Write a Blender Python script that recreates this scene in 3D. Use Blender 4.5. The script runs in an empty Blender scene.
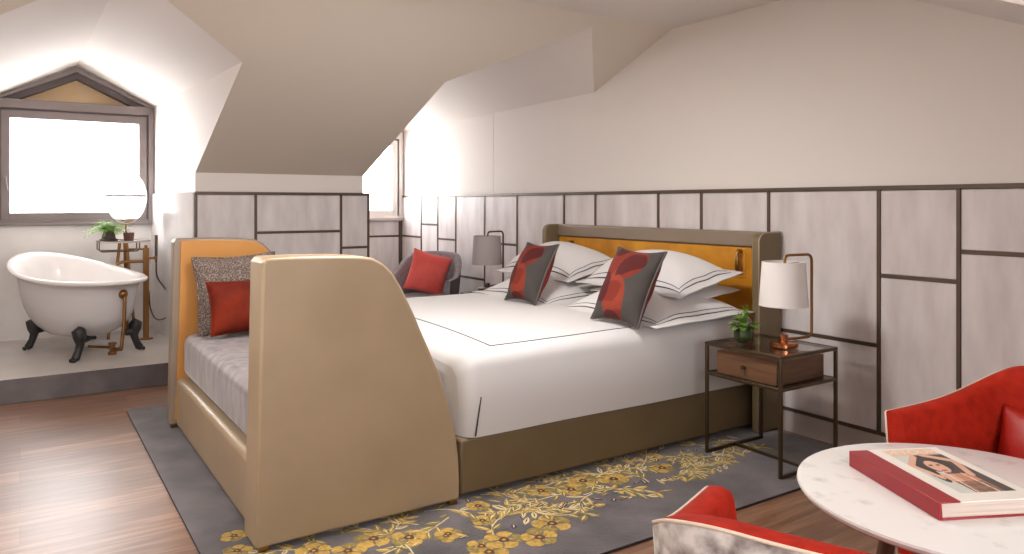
import bpy, bmesh, math, random
from mathutils import Vector, Matrix
R_ = math.radians
PI = math.pi
S = bpy.context.scene
COL = S.collection
random.seed(7)

# ------------------------------------------------------------------ materials
def srgb(r, g, b):
    def f(c):
        c /= 255.0
        return c / 12.92 if c <= 0.04045 else ((c + 0.055) / 1.055) ** 2.4
    return (f(r), f(g), f(b), 1.0)

def mat(name, col, rough=0.5, metal=0.0, col2=None, scale=8.0, detail=4.0, stretch=(1, 1, 1), bump=0.0,
        bscale=None, contrast=(0.35, 0.65), sheen=0.0, spec=0.5, coat=0.0, rough2=None, bstretch=None):
    m = bpy.data.materials.new(name); m.use_nodes = True
    nt = m.node_tree; n = nt.nodes; l = nt.links
    b = n['Principled BSDF']
    b.inputs['Base Color'].default_value = col
    b.inputs['Roughness'].default_value = rough
    b.inputs['Metallic'].default_value = metal
    b.inputs['Specular IOR Level'].default_value = spec
    b.inputs['Sheen Weight'].default_value = sheen
    b.inputs['Coat Weight'].default_value = coat
    tc = n.new('ShaderNodeTexCoord')
    if col2 is not None:
        mp = n.new('ShaderNodeMapping'); mp.inputs['Scale'].default_value = stretch
        l.new(tc.outputs['Object'], mp.inputs['Vector'])
        no = n.new('ShaderNodeTexNoise'); no.inputs['Scale'].default_value = scale; no.inputs['Detail'].default_value = detail
        l.new(mp.outputs['Vector'], no.inputs['Vector'])
        rp = n.new('ShaderNodeValToRGB')
        rp.color_ramp.elements[0].position = contrast[0]; rp.color_ramp.elements[0].color = col
        rp.color_ramp.elements[1].position = contrast[1]; rp.color_ramp.elements[1].color = col2
        l.new(no.outputs['Fac'], rp.inputs['Fac']); l.new(rp.outputs['Color'], b.inputs['Base Color'])
        if rough2 is not None:
            mr = n.new('ShaderNodeMapRange'); mr.inputs['From Min'].default_value = contrast[0]; mr.inputs['From Max'].default_value = contrast[1]
            mr.inputs['To Min'].default_value = rough; mr.inputs['To Max'].default_value = rough2
            l.new(no.outputs['Fac'], mr.inputs['Value']); l.new(mr.outputs['Result'], b.inputs['Roughness'])
    if bump > 0:
        mp2 = n.new('ShaderNodeMapping'); mp2.inputs['Scale'].default_value = bstretch or stretch
        l.new(tc.outputs['Object'], mp2.inputs['Vector'])
        no2 = n.new('ShaderNodeTexNoise'); no2.inputs['Scale'].default_value = bscale or scale; no2.inputs['Detail'].default_value = 3
        l.new(mp2.outputs['Vector'], no2.inputs['Vector'])
        bp = n.new('ShaderNodeBump'); bp.inputs['Strength'].default_value = bump; bp.inputs['Distance'].default_value = 0.01
        l.new(no2.outputs['Fac'], bp.inputs['Height']); l.new(bp.outputs['Normal'], b.inputs['Normal'])
    return m

def attr_mat(name, rough=0.8, bump=0.0, bscale=400, sheen=0.0, coat=0.0):
    m = mat(name, (1, 1, 1, 1), rough, bump=bump, bscale=bscale, sheen=sheen, coat=coat)
    nt = m.node_tree
    a = nt.nodes.new('ShaderNodeAttribute'); a.attribute_name = 'pattern'
    nt.links.new(a.outputs['Color'], nt.nodes['Principled BSDF'].inputs['Base Color'])
    return m

def glass_mat(name, tint=(1, 1, 1, 1), refl=0.4):
    m = bpy.data.materials.new(name); m.use_nodes = True
    nt = m.node_tree; n = nt.nodes; l = nt.links
    n.remove(n['Principled BSDF'])
    t = n.new('ShaderNodeBsdfTransparent'); t.inputs['Color'].default_value = tint
    g = n.new('ShaderNodeBsdfGlossy'); g.inputs['Roughness'].default_value = 0.02
    lw = n.new('ShaderNodeLayerWeight'); lw.inputs['Blend'].default_value = 0.5
    p_ = n.new('ShaderNodeMath'); p_.operation = 'POWER'; p_.inputs[1].default_value = 4.0; l.new(lw.outputs['Facing'], p_.inputs[0])
    fr = n.new('ShaderNodeMath'); fr.operation = 'MULTIPLY_ADD'; fr.inputs[1].default_value = refl; fr.inputs[2].default_value = 0.04; l.new(p_.outputs[0], fr.inputs[0])
    mx = n.new('ShaderNodeMixShader')
    l.new(fr.outputs[0], mx.inputs[0]); l.new(t.outputs[0], mx.inputs[1]); l.new(g.outputs[0], mx.inputs[2])
    l.new(mx.outputs[0], n['Material Output'].inputs['Surface'])
    return m

def plank_mat():
    m = bpy.data.materials.new('wood_planks'); m.use_nodes = True
    nt = m.node_tree; n = nt.nodes; l = nt.links; b = n['Principled BSDF']
    tc = n.new('ShaderNodeTexCoord')
    sp = n.new('ShaderNodeMapping'); sp.inputs['Rotation'].default_value = (0, 0, R_(90))
    l.new(tc.outputs['Object'], sp.inputs['Vector'])
    br = n.new('ShaderNodeTexBrick'); br.inputs['Scale'].default_value = 1.0
    br.inputs['Brick Width'].default_value = 1.6; br.inputs['Row Height'].default_value = 0.19
    br.inputs['Mortar Size'].default_value = 0.0022; br.offset = 0.37
    br.inputs['Color1'].default_value = (0.25, 0.25, 0.25, 1); br.inputs['Color2'].default_value = (0.8, 0.8, 0.8, 1)
    br.inputs['Mortar'].default_value = (0, 0, 0, 1)
    l.new(sp.outputs['Vector'], br.inputs['Vector'])
    mp = n.new('ShaderNodeMapping'); mp.inputs['Scale'].default_value = (9, 0.7, 1)
    l.new(tc.outputs['Object'], mp.inputs['Vector'])
    no = n.new('ShaderNodeTexNoise'); no.inputs['Scale'].default_value = 3.5; no.inputs['Detail'].default_value = 6; no.inputs['Distortion'].default_value = 0.6
    l.new(mp.outputs['Vector'], no.inputs['Vector'])
    ad = n.new('ShaderNodeMath'); ad.operation = 'MULTIPLY_ADD'; ad.inputs[1].default_value = 0.35; 
    sep = n.new('ShaderNodeSeparateColor'); l.new(br.outputs['Color'], sep.inputs['Color'])
    l.new(sep.outputs[0], ad.inputs[0]); l.new(no.outputs['Fac'], ad.inputs[2])
    rp = n.new('ShaderNodeValToRGB'); e = rp.color_ramp.elements
    e[0].position = 0.35; e[0].color = srgb(92, 64, 46); e[1].position = 1.0; e[1].color = srgb(168, 128, 102)
    e2 = e.new(0.65); e2.color = srgb(120, 86, 64)
    l.new(ad.outputs[0], rp.inputs['Fac']); l.new(rp.outputs['Color'], b.inputs['Base Color'])
    b.inputs['Roughness'].default_value = 0.4; b.inputs['Coat Weight'].default_value = 0.45; b.inputs['Coat Roughness'].default_value = 0.3
    bp = n.new('ShaderNodeBump'); bp.inputs['Strength'].default_value = 0.06; bp.inputs['Distance'].default_value = 0.004
    l.new(no.outputs['Fac'], bp.inputs['Height']); l.new(bp.outputs['Normal'], b.inputs['Normal'])
    return m

M = {}
M['paint'] = mat('warm_white_paint', srgb(226, 219, 213), 0.7, bump=0.03, bscale=60)
M['ceiling'] = mat('ceiling_paint', srgb(220, 215, 211), 0.75)
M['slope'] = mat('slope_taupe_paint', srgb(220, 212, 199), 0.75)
M['floor'] = plank_mat()
M['panel'] = mat('brushed_grey_panel', srgb(224, 217, 216), 0.42, 0.0, srgb(190, 181, 180), 3.4, 9, (2.6, 2.6, 0.7), 0.03, 30, (0.28, 0.78), rough2=0.55)
M['strip'] = mat('bronze_strip', srgb(92, 76, 64), 0.42, 0.35)
M['base'] = mat('taupe_baseboard', srgb(176, 165, 160), 0.5)
M['marble'] = mat('bath_tile', srgb(226, 223, 221), 0.12, 0, srgb(205, 202, 202), 2.5, 9, contrast=(0.45, 0.8))
M['bathwall'] = mat('pale_stone_wall', srgb(226, 221, 216), 0.35, 0, srgb(205, 198, 193), 2.2, 8, contrast=(0.4, 0.75))
M['platform'] = mat('pale_cement_floor', srgb(205, 198, 192), 0.35, 0, srgb(188, 181, 176), 2.5, 6)
M['riser'] = mat('grey_stone_riser', srgb(104, 96, 95), 0.5, 0, srgb(80, 73, 73), 5, 7)
M['winframe'] = mat('grey_window_paint', srgb(118, 106, 104), 0.45)
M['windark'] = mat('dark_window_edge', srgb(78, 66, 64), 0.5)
M['winglare'] = mat('glare_lightened_window_paint', srgb(222, 214, 208), 0.45)  # frame paint lightened to carry the glare around the far window
M['tan'] = mat('tan_gable_board', srgb(208, 180, 142), 0.7, 0, srgb(200, 170, 130), 4)
M['glass'] = glass_mat('window_glass')
M['steel'] = mat('brushed_steel', srgb(190, 186, 182), 0.3, 1.0)
M['taupe_leather'] = mat('taupe_leather', srgb(174, 153, 124), 0.38, 0.15, srgb(166, 145, 117), 3, 3, bump=0.03, bscale=220)
M['taupe_dark'] = mat('olive_taupe_leather', srgb(122, 105, 77), 0.42, 0.15, srgb(114, 97, 71), 3, 3, bump=0.03, bscale=220)
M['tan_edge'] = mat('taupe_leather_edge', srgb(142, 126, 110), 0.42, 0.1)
M['orange_leather'] = mat('orange_leather', srgb(196, 138, 70), 0.45, 0, srgb(186, 126, 60), 3, 3, bump=0.03, bscale=200)
M['mustard'] = mat('mustard_velvet', srgb(216, 152, 30), 0.5, 0, srgb(188, 120, 14), 5, 5, bump=0.05, bscale=40, sheen=0.1)
M['brass'] = mat('antique_brass', srgb(156, 120, 72), 0.28, 1.0)
M['copper'] = mat('polished_copper', srgb(198, 128, 88), 0.18, 1.0)
M['agedbrass'] = mat('aged_brass_tube', srgb(142, 102, 64), 0.3, 1.0)
M['bronze'] = mat('dark_bronze_frame', srgb(92, 78, 60), 0.35, 0.85)
M['linen'] = mat('white_linen', srgb(210, 207, 206), 0.8, bump=0.06, bscale=14, sheen=0.15)
M['stitch'] = mat('charcoal_embroidery', srgb(62, 58, 58), 0.8)
M['seat_grey'] = mat('grey_velvet_seat', srgb(142, 132, 133), 0.75, 0, srgb(98, 88, 90), 12, 6, (2, 2, 0.5), 0.08, 60, (0.35, 0.7), sheen=0.4)
M['tweed'] = mat('speckled_tweed', srgb(84, 68, 61), 0.9, 0, srgb(160, 146, 136), 210, 2, (1, 0.6, 1), 0.3, 200, (0.45, 0.66))
M['rust'] = mat('rust_velvet', srgb(124, 38, 16), 0.75, 0, srgb(90, 25, 11), 7, 3, bump=0.06, bscale=30, spec=0.2)
M['coral'] = mat('coral_cushion_cloth', srgb(232, 100, 90), 0.75, 0, srgb(220, 84, 76), 6, 3, bump=0.05, bscale=30, sheen=0.2)
M['red'] = mat('red_wool', srgb(176, 37, 14), 0.75, 0, srgb(156, 29, 11), 30, 3, bump=0.12, bscale=260, spec=0.2)
M['redleather'] = mat('red_leather', srgb(160, 28, 16), 0.4, bump=0.1, bscale=180)
M['shell'] = mat('marbled_fabric', srgb(216, 208, 202), 0.8, 0, srgb(112, 100, 95), 22, 12, (1, 1, 1), 0.04, 120, (0.42, 0.70))
M['cream'] = mat('cream_piping', srgb(226, 206, 186), 0.7)
M['greyfab'] = mat('grey_chair_wool', srgb(140, 132, 136), 0.85, 0, srgb(124, 116, 120), 40, 3, bump=0.06, bscale=150, sheen=0.2)
M['darkgrey'] = mat('dark_grey_wool', srgb(84, 76, 78), 0.85)
M['walnut'] = mat('walnut_drawer', srgb(112, 78, 52), 0.45, 0, srgb(86, 58, 38), 4, 7, (1, 1, 12), 0.03, 30)
M['darkwood'] = mat('dark_wood_leg', srgb(92, 62, 44), 0.4, 0, srgb(70, 46, 32), 4, 6, (8, 8, 1))
M['tableglass'] = glass_mat('smoked_glass', (0.9, 0.88, 0.85, 1), 0.75)
M['shade'] = mat('white_lampshade', srgb(226, 220, 216), 0.8, bump=0.04, bscale=300)
M['shade_backlit'] = mat('backlit_lampshade', srgb(164, 155, 154), 0.8, bump=0.04, bscale=300)  # far shade greyed in its colour, as seen against the window light
M['tabletop'] = mat('white_marble_top', srgb(232, 228, 224), 0.18, 0, srgb(186, 180, 178), 16, 12, contrast=(0.56, 0.85))
M['enamel'] = mat('white_enamel', srgb(234, 230, 228), 0.12, coat=0.4)
M['enamel_grey'] = mat('grey_tub_paint', srgb(202, 198, 198), 0.22, coat=0.2)
M['iron'] = mat('black_cast_iron', srgb(34, 31, 30), 0.5)
M['leaf'] = mat('leaf_green', srgb(158, 200, 84), 0.5, 0, srgb(104, 156, 54), 30, 2)
M['leaf_dark'] = mat('leaf_dark_green', srgb(124, 160, 58), 0.45, 0, srgb(70, 106, 36), 30, 2)
M['pot'] = mat('dark_brown_pot', srgb(72, 58, 48), 0.6, 0, srgb(54, 42, 35), 20, 3)
M['pot_red'] = mat('reddish_brown_pot', srgb(92, 62, 52), 0.6)
M['pot_green'] = mat('mossy_green_pot', srgb(58, 72, 34), 0.55, 0, srgb(38, 48, 22), 30, 4, bump=0.5, bscale=60)
M['petal'] = mat('white_petal', srgb(240, 236, 232), 0.6)
M['mirror'] = mat('mirror_silver', srgb(240, 238, 236), 0.02, 1.0)
M['hose'] = mat('dark_metal_hose', srgb(96, 82, 72), 0.3, 0.9)
M['rug'] = mat('grey_violet_rug', srgb(96, 87, 89), 0.92, 0, srgb(48, 43, 46), 4.5, 9, (1, 1, 1), 0.25, 160, (0.3, 0.7), sheen=0.35)
M['rug_dark'] = mat('rug_edge', srgb(58, 52, 54), 0.9)
M['gold_thread'] = mat('gold_thread', srgb(190, 156, 78), 0.75, 0, srgb(158, 124, 52), 60, 2)
M['gold_dark'] = mat('olive_gold_thread', srgb(152, 130, 70), 0.8, 0, srgb(120, 102, 54), 60, 2)
M['thread_pale'] = mat('pale_thread', srgb(206, 190, 146), 0.8)
M['thread_brown'] = mat('brown_thread', srgb(92, 56, 38), 0.8)
M['thread_violet'] = mat('dark_violet_thread', srgb(82, 72, 78), 0.9)
M['page'] = mat('page_edges', srgb(214, 200, 188), 0.8, 0, srgb(190, 172, 160), 3, 3, (1, 1, 260))
M['crimson'] = mat('crimson_cloth', srgb(148, 18, 30), 0.32, bump=0.05, bscale=300)
M['cover'] = attr_mat('printed_cover', 0.35, coat=0.2)
M['cushion_print'] = attr_mat('woven_petal_print', 0.9, bump=0.08, bscale=300)
M['ink'] = mat('cover_ink', srgb(238, 222, 200), 0.5)
M['greyink'] = mat('grey_cover_ink', srgb(150, 140, 134), 0.5)

# ------------------------------------------------------------------ mesh builder
class MB:
    def __init__(s): s.v = []; s.f = []; s.m = []
    def add(s, vs, fs, mi=0):
        o = len(s.v); s.v += [Vector(p) for p in vs]
        for f in fs: s.f.append([i + o for i in f]); s.m.append(mi)
        return s
    def box(s, x0, x1, y0, y1, z0, z1, mi=0):
        vs = [(x, y, z) for z in (z0, z1) for y in (y0, y1) for x in (x0, x1)]
        return s.add(vs, [(0, 2, 3, 1), (4, 5, 7, 6), (0, 1, 5, 4), (2, 6, 7, 3), (0, 4, 6, 2), (1, 3, 7, 5)], mi)
    def prism(s, pts, axis, a0, a1, mi=0):
        def P(p, a):
            if axis == 'x': return (a, p[0], p[1])
            if axis == 'y': return (p[0], a, p[1])
            return (p[0], p[1], a)
        n = len(pts)
        vs = [P(p, a0) for p in pts] + [P(p, a1) for p in pts]
        fs = [list(range(n)), list(range(n, 2 * n))] + [(i, (i + 1) % n, n + (i + 1) % n, n + i) for i in range(n)]
        return s.add(vs, fs, mi)
    def tube(s, path, r, n=10, closed=False, mi=0, cap=True):
        P = [Vector(p) for p in path]; k = len(P)
        rr = r if isinstance(r, (list, tuple)) else [r] * k
        up = None; rings = []
        for i in range(k):
            if closed: t = P[(i + 1) % k] - P[i - 1]
            else: t = P[min(i + 1, k - 1)] - P[max(i - 1, 0)]
            if t.length < 1e-9: t = Vector((0, 0, 1))
            t.normalize()
            if up is None:
                up = Vector((0, 0, 1)) if abs(t.z) < 0.9 else Vector((1, 0, 0))
            a = t.cross(up)
            if a.length < 1e-6: a = t.orthogonal()
            a.normalize(); b = a.cross(t).normalized(); up = b
            rings.append([P[i] + (a * math.cos(q) + b * math.sin(q)) * rr[i] for q in [2 * PI * j / n for j in range(n)]])
        vs = [p for ring in rings for p in ring]; fs = []
        for i in range(k if closed else k - 1):
            j = (i + 1) % k
            for q in range(n): fs.append((i * n + q, i * n + (q + 1) % n, j * n + (q + 1) % n, j * n + q))
        if cap and not closed: fs += [list(range(n)), list(range((k - 1) * n, k * n))]
        return s.add(vs, fs, mi)
    def lathe(s, prof, c=(0, 0, 0), n=32, mi=0, sx=1, sy=1):
        vs = []; k = len(prof)
        for r, z in prof:
            for j in range(n):
                a = 2 * PI * j / n; vs.append((c[0] + r * math.cos(a) * sx, c[1] + r * math.sin(a) * sy, c[2] + z))
        fs = [(i * n + j, i * n + (j + 1) % n, (i + 1) * n + (j + 1) % n, (i + 1) * n + j) for i in range(k - 1) for j in range(n)]
        if prof[0][0] > 1e-5: fs.append(list(range(n)))
        if prof[-1][0] > 1e-5: fs.append(list(range((k - 1) * n, k * n)))
        return s.add(vs, fs, mi)
    def grid(s, P, mi=0, wrap_u=False, wrap_v=False, mats=None):
        nu, nv = len(P), len(P[0]); vs = [p for row in P for p in row]; o = len(s.v)
        s.v += [Vector(p) for p in vs]
        for i in range(nu if wrap_u else nu - 1):
            for j in range(nv if wrap_v else nv - 1):
                a, b = (i + 1) % nu, (j + 1) % nv
                s.f.append([o + i * nv + j, o + a * nv + j, o + a * nv + b, o + i * nv + b]); s.m.append(mats(i, j) if mats else mi)
        return s
    def build(s, name, mats, parent=None, world=True, smooth=False, bevel=0.0, seg=2, origin=None, recalc=True, autosmooth=None, subsurf=0, merge=True):
        me = bpy.data.meshes.new(name)
        if not isinstance(mats, (list, tuple)): mats = [mats]
        off = Vector((0, 0, 0)); inv = None
        if parent is not None and world:
            inv = WM[parent.name].inverted()
        elif origin is not None: off = Vector(origin)
        vs = [(inv @ p) if inv else p - off for p in s.v]
        bm = bmesh.new(); bv = [bm.verts.new(p) for p in vs]
        for f, mi in zip(s.f, s.m):
            if len(set(f)) < 3: continue
            try: fc = bm.faces.new([bv[i] for i in f]); fc.material_index = mi; fc.smooth = smooth
            except ValueError: pass
        if merge: bmesh.ops.remove_doubles(bm, verts=bm.verts, dist=1e-5)
        if recalc: bmesh.ops.recalc_face_normals(bm, faces=bm.faces)
        bm.to_mesh(me); bm.free()
        for m in mats: me.materials.append(m)
        if autosmooth is not None:
            me.polygons.foreach_set('use_smooth', [True] * len(me.polygons)); me.set_sharp_from_angle(angle=R_(autosmooth))
        o = bpy.data.objects.new(name, me); COL.objects.link(o)
        if parent is not None: o.parent = parent
        elif origin is not None: o.location = origin
        if bevel > 0:
            bv_ = o.modifiers.new('edge', 'BEVEL'); bv_.width = bevel; bv_.segments = seg; bv_.limit_method = 'ANGLE'; bv_.angle_limit = R_(40)
            me.polygons.foreach_set('use_smooth', [True] * len(me.polygons)); me.set_sharp_from_angle(angle=R_(35))
            bv_.harden_normals = False
        if subsurf:
            ss = o.modifiers.new('smooth', 'SUBSURF'); ss.levels = subsurf; ss.render_levels = subsurf
        return o

WM = {}
def tag(o, label, cat, group=None):
    o['label'] = label; o['category'] = cat
    if group: o['group'] = group
    return o
def thing(name, label, cat, loc=(0, 0, 0), rz=0.0, group=None):
    o = bpy.data.objects.new(name, None); COL.objects.link(o); o.location = loc; o.rotation_euler = (0, 0, rz)
    o.empty_display_size = 0.1
    WM[o.name] = Matrix.Translation(Vector(loc)) @ Matrix.Rotation(rz, 4, 'Z')
    return tag(o, label, cat, group)
def struct(o): o['kind'] = 'structure'; return o
def copy_tree(src, loc, rz, label, group=None):
    r = src.copy(); COL.objects.link(r); r.location = loc; r.rotation_euler = (0, 0, rz); r['label'] = label
    if group: r['group'] = group
    for ch in list(src.children):
        c = ch.copy(); COL.objects.link(c); c.parent = r
        for g in list(ch.children):
            d = g.copy(); COL.objects.link(d); d.parent = c
    return r
def arc(cx, cy, r, a0, a1, n):
    return [(cx + r * math.cos(R_(a0 + (a1 - a0) * i / n)), cy + r * math.sin(R_(a0 + (a1 - a0) * i / n))) for i in range(n + 1)]

# ------------------------------------------------------------------ camera
cam = bpy.data.cameras.new('camera'); co = bpy.data.objects.new('camera', cam); COL.objects.link(co); S.camera = co
TH = math.atan2(492, 750); H = 1.3; FPX = 750.0
co.location = (0, 0, H); co.rotation_euler = (PI / 2, 0, math.atan2(math.cos(TH), math.sin(TH)))
cam.sensor_width = 36; cam.lens = FPX / 1024 * 36; cam.shift_y = -(277 - 203.5) / 1024; cam.clip_start = 0.05
def ray(x, y):
    c, s = math.cos(TH), math.sin(TH)
    return Vector((-c, s, 0)) + Vector((s, c, 0)) * ((x - 512) / FPX) + Vector((0, 0, 1)) * ((203.5 - y) / FPX)
def onz(x, y, z):
    d = ray(x, y); return Vector((0, 0, H)) + d * ((z - H) / d.z)

# ------------------------------------------------------------------ room shell
W = 3.684; KX = -6.035
def sz(x): return 3.914 + 0.3944 * x
def sx(z): return (z - 3.914) / 0.3944
def poly(pts, name, m, tri=True):
    b = MB(); b.add(pts, [list(range(len(pts)))])
    o = b.build(name, m, recalc=False)
    if tri:
        bm = bmesh.new(); bm.from_mesh(o.data); bmesh.ops.triangulate(bm, faces=bm.faces); bm.to_mesh(o.data); bm.free()
    return struct(o)
b = MB(); b.box(-8.2, 2.2, -2.2, 3.9, -0.1, 0.0); struct(b.build('floor', M['floor']))

YL = -2.1
# main far slope with two gable shaped dormer openings
bath_cut = [(KX, -0.29), (-4.53, -0.27), (-3.86, 0.405), (-4.53, 1.088), (KX, 1.105)]
d2_cut = [(KX, 2.441), (-4.527, 2.425), (-3.756, 3.076), (-4.468, W)]
pl = [(KX, YL)] + bath_cut + d2_cut + [(-3.64, W), (-3.64, YL)]
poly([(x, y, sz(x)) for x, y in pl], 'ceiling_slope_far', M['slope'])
# flat ceiling and near slope
zc = sz(-3.64)
XN = -2.38
poly([(-3.64, YL, zc), (-3.64, W, zc), (XN, W, zc), (XN, YL, zc)], 'ceiling_flat', M['ceiling'])
def nz(x): return 2.302 - 0.455 * (x + 2.0)
ND0, ND1, NDX, NWX = -1.5, 1.9, -2.0, 1.9
poly([(x, y, nz(x)) for x, y in [(XN, YL), (XN, W), (0.1, W), (0.1, ND1), (NDX, ND1), (NDX, ND0), (0.1, ND0), (0.1, YL)]], 'ceiling_slope_near', M['ceiling'])
poly([(NDX, ND0, nz(NDX)), (NDX, ND1, nz(NDX)), (NWX, ND1, nz(NDX)), (NWX, ND0, nz(NDX))], 'ceiling_dormer_near', M['ceiling'])
for nm, y in (('wall_dormer_near_left', ND0), ('wall_dormer_near_right', ND1)):
    poly([(0.1, y, 0), (NWX, y, 0), (NWX, y, nz(NDX)), (NDX, y, nz(NDX)), (0.1, y, nz(0.1))], nm, M['paint'])
b = MB(); b.box(0.1, 0.2, ND1, W, 0, nz(0.1)); struct(b.build('wall_knee_near_right', M['paint']))
b = MB(); b.box(0.1, 0.2, YL, ND0, 0, nz(0.1)); struct(b.build('wall_knee_near_left', M['paint']))
# bath dormer
BX = -7.5; BC = 0.4125
bs = [(BX, -0.195, 2.178), (BX, BC, 2.50), (BX, 1.02, 2.178)]
c3 = [(x, y, sz(x)) for x, y in bath_cut]
poly([c3[2], c3[3], bs[2], bs[1]], 'ceiling_bath_right', M['paint'])
poly([c3[1], c3[2], bs[1], bs[0]], 'ceiling_bath_left', M['paint'])
poly([(BX, 1.02, 0), (KX, 1.105, 0), c3[4], c3[3], bs[2]], 'wall_bath_right', M['paint'])
poly([(BX, -0.195, 0), (KX, -0.29, 0), c3[0], c3[1], bs[0]], 'wall_bath_left', M['paint'])
# right dormer
DX = -7.9
d3 = [(x, y, sz(x)) for x, y in d2_cut]
e3 = [(DX, 2.441, 2.127), (DX, 3.0625, 2.433), (DX, W, 2.127)]
poly([d3[1], d3[2], e3[1], e3[0]], 'ceiling_dormer_left', M['paint'])
poly([d3[2], d3[3], e3[2], e3[1]], 'ceiling_dormer_right', M['paint'])
poly([(DX, 2.441, 0), (KX, 2.441, 0), d3[0], d3[1], e3[0]], 'wall_dormer_left', M['paint'])
# knee wall
poly([(KX, 1.105, 0), (KX, 2.441, 0), (KX, 2.441, sz(KX)), (KX, 1.105, sz(KX))], 'wall_knee', M['paint'])
poly([(KX, YL, 0), (KX, -0.29, 0), (KX, -0.29, sz(KX)), (KX, YL, sz(KX))], 'wall_knee_left', M['paint'])
b = MB(); b.box(-8.1, 2.1, W, W + 0.1, 0, 2.7); struct(b.build('wall_headboard', M['paint']))
b = MB(); b.box(DX, -5.93, W - 0.002, W, 1.39, 2.127); struct(b.build('wall_headboard_pier', M['paint']))
b = MB(); b.box(-8.1, 2.1, YL - 0.1, YL, 0, 2.7); struct(b.build('wall_left', M['paint']))

def window_wall(name, X, y0, yc, y1, ins, sp, rg, zsill, m):
    # gable wall with a five sided hole: y0..y1 outer, hole half width hw
    hw, zt, zp = ins
    o = [(X, y0, 0), (X, y0, sp), (X, yc, rg), (X, y1, sp), (X, y1, 0)]
    h = [(X, yc - hw, zsill), (X, yc - hw, zt), (X, yc, zp), (X, yc + hw, zt), (X, yc + hw, zsill)]
    vs = o + h
    fs = [(0, 1, 6, 5), (1, 2, 7, 6), (2, 3, 8, 7), (3, 4, 9, 8), (4, 0, 5, 9)]
    b = MB(); b.add(vs, fs)
    n = len(vs)  # outward reveal
    r = [(X - 0.22, y, z) for (_, y, z) in h]
    b.add(h + r, [(i, (i + 1) % 5, 5 + (i + 1) % 5, 5 + i) for i in range(5)])
    return struct(b.build(name, m, recalc=False))

def gable_window(name, X, yc, hw, z0, zt, zp, fm):
    # z0 sill bottom, zt frame shoulder, zp peak
    r = struct(bpy.data.objects.new(name, None)); COL.objects.link(r); r.location = (X, yc, z0); WM[r.name] = Matrix.Translation((X, yc, z0))
    f = MB(); t = 0.045; d0, d1 = X - 0.14, X + 0.035
    def fr(y0, y1, za, zb, a=d0, c=d1): f.box(a, c, y0, y1, za, zb)
    fr(yc + hw - t, yc + hw, z0, zt - 0.005); fr(yc - hw, yc - hw + t, z0, zt - 0.005)
    fr(yc - hw + t, yc + hw - t, z0, z0 + 0.03)
    zb = zt - 0.075
    fr(yc - hw + t, yc + hw - t, zb, zt, d0, d1 + 0.006)
    k = (zp - zt) / hw
    for sg in (1, -1):
        tt = 0.052
        pts = [(yc, zp), (yc + sg * hw, zt), (yc + sg * hw, zt - 0.02), (yc + sg * (hw - 0.05), zt - 0.005), (yc, zp - tt)]
        f.prism(pts, 'x', d0, d1 + 0.004)
    f.build('window_frame', fm, r, bevel=0.004)
    g = MB()
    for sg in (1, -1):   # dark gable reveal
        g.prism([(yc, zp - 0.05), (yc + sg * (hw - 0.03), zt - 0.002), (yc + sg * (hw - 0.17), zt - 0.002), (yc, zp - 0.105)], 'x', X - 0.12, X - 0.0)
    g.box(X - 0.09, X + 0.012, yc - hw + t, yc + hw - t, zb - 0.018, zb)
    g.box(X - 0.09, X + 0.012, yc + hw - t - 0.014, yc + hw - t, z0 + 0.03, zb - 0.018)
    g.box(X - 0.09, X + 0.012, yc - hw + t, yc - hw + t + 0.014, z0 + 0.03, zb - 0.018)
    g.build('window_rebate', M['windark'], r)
    p = MB(); p.add([(X - 0.1, yc - hw + 0.1, zt - 0.01), (X - 0.1, yc + hw - 0.1, zt - 0.01), (X - 0.1, yc, zp - 0.08)], [(0, 1, 2)])
    p.prism([(yc - hw + 0.1, zt - 0.01), (yc + hw - 0.1, zt - 0.01), (yc, zp - 0.08)], 'x', X - 0.11, X - 0.1)
    p.build('gable_panel', M['tan'], r)
    s = MB(); a = hw - t - 0.014; w = 0.062; za, zz = z0 + 0.03, zb - 0.018
    s.box(X - 0.06, X + 0.02, yc + a - w, yc + a, za, zz); s.box(X - 0.06, X + 0.02, yc - a, yc - a + w, za, zz)
    s.box(X - 0.06, X + 0.02, yc - a + w, yc + a - w, za, za + w); s.box(X - 0.06, X + 0.02, yc - a + w, yc + a - w, zz - w, zz)
    s.build('window_sash', fm, r, bevel=0.004)
    q = MB(); q.box(X - 0.03, X - 0.024, yc - a + w, yc + a - w, za + w, zz - w); q.build('window_pane', M['glass'], r)
    hd = MB(); hy = yc - a + w * 0.5; hz = (za + zz) / 2 - 0.1
    hd.box(X + 0.02, X + 0.028, hy - 0.014, hy + 0.014, hz - 0.035, hz + 0.035)
    hd.tube([(X + 0.028, hy, hz), (X + 0.05, hy, hz), (X + 0.052, hy + 0.002, hz - 0.02), (X + 0.052, hy + 0.012, hz - 0.11)], 0.008)
    hd.build('window_handle', fm, r, autosmooth=40)
    return r
window_wall('wall_bath_window', BX, -0.195, BC, 1.02, (0.596, 2.172, 2.485), 2.178, 2.50, 1.14, M['bathwall'])
gable_window('window_1', BX, BC, 0.604, 1.13, 2.17, 2.483, M['winframe'])
window_wall('wall_dormer_window', DX, 2.441, 3.0625, W, (0.596, 2.115, 2.425), 2.127, 2.433, 1.14, M['paint'])
gable_window('window_2', DX, 3.0625, 0.604, 1.13, 2.11, 2.42, M['winglare'])
b = MB(); b.box(BX, BX + 0.06, -0.19, 1.0, 1.112, 1.135); struct(b.build('trim_1', M['winframe'], bevel=0.004))
b = MB(); b.box(DX, DX + 0.07, 2.45, W - 0.02, 1.105, 1.135); struct(b.build('trim_2', M['base'], bevel=0.004))
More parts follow.
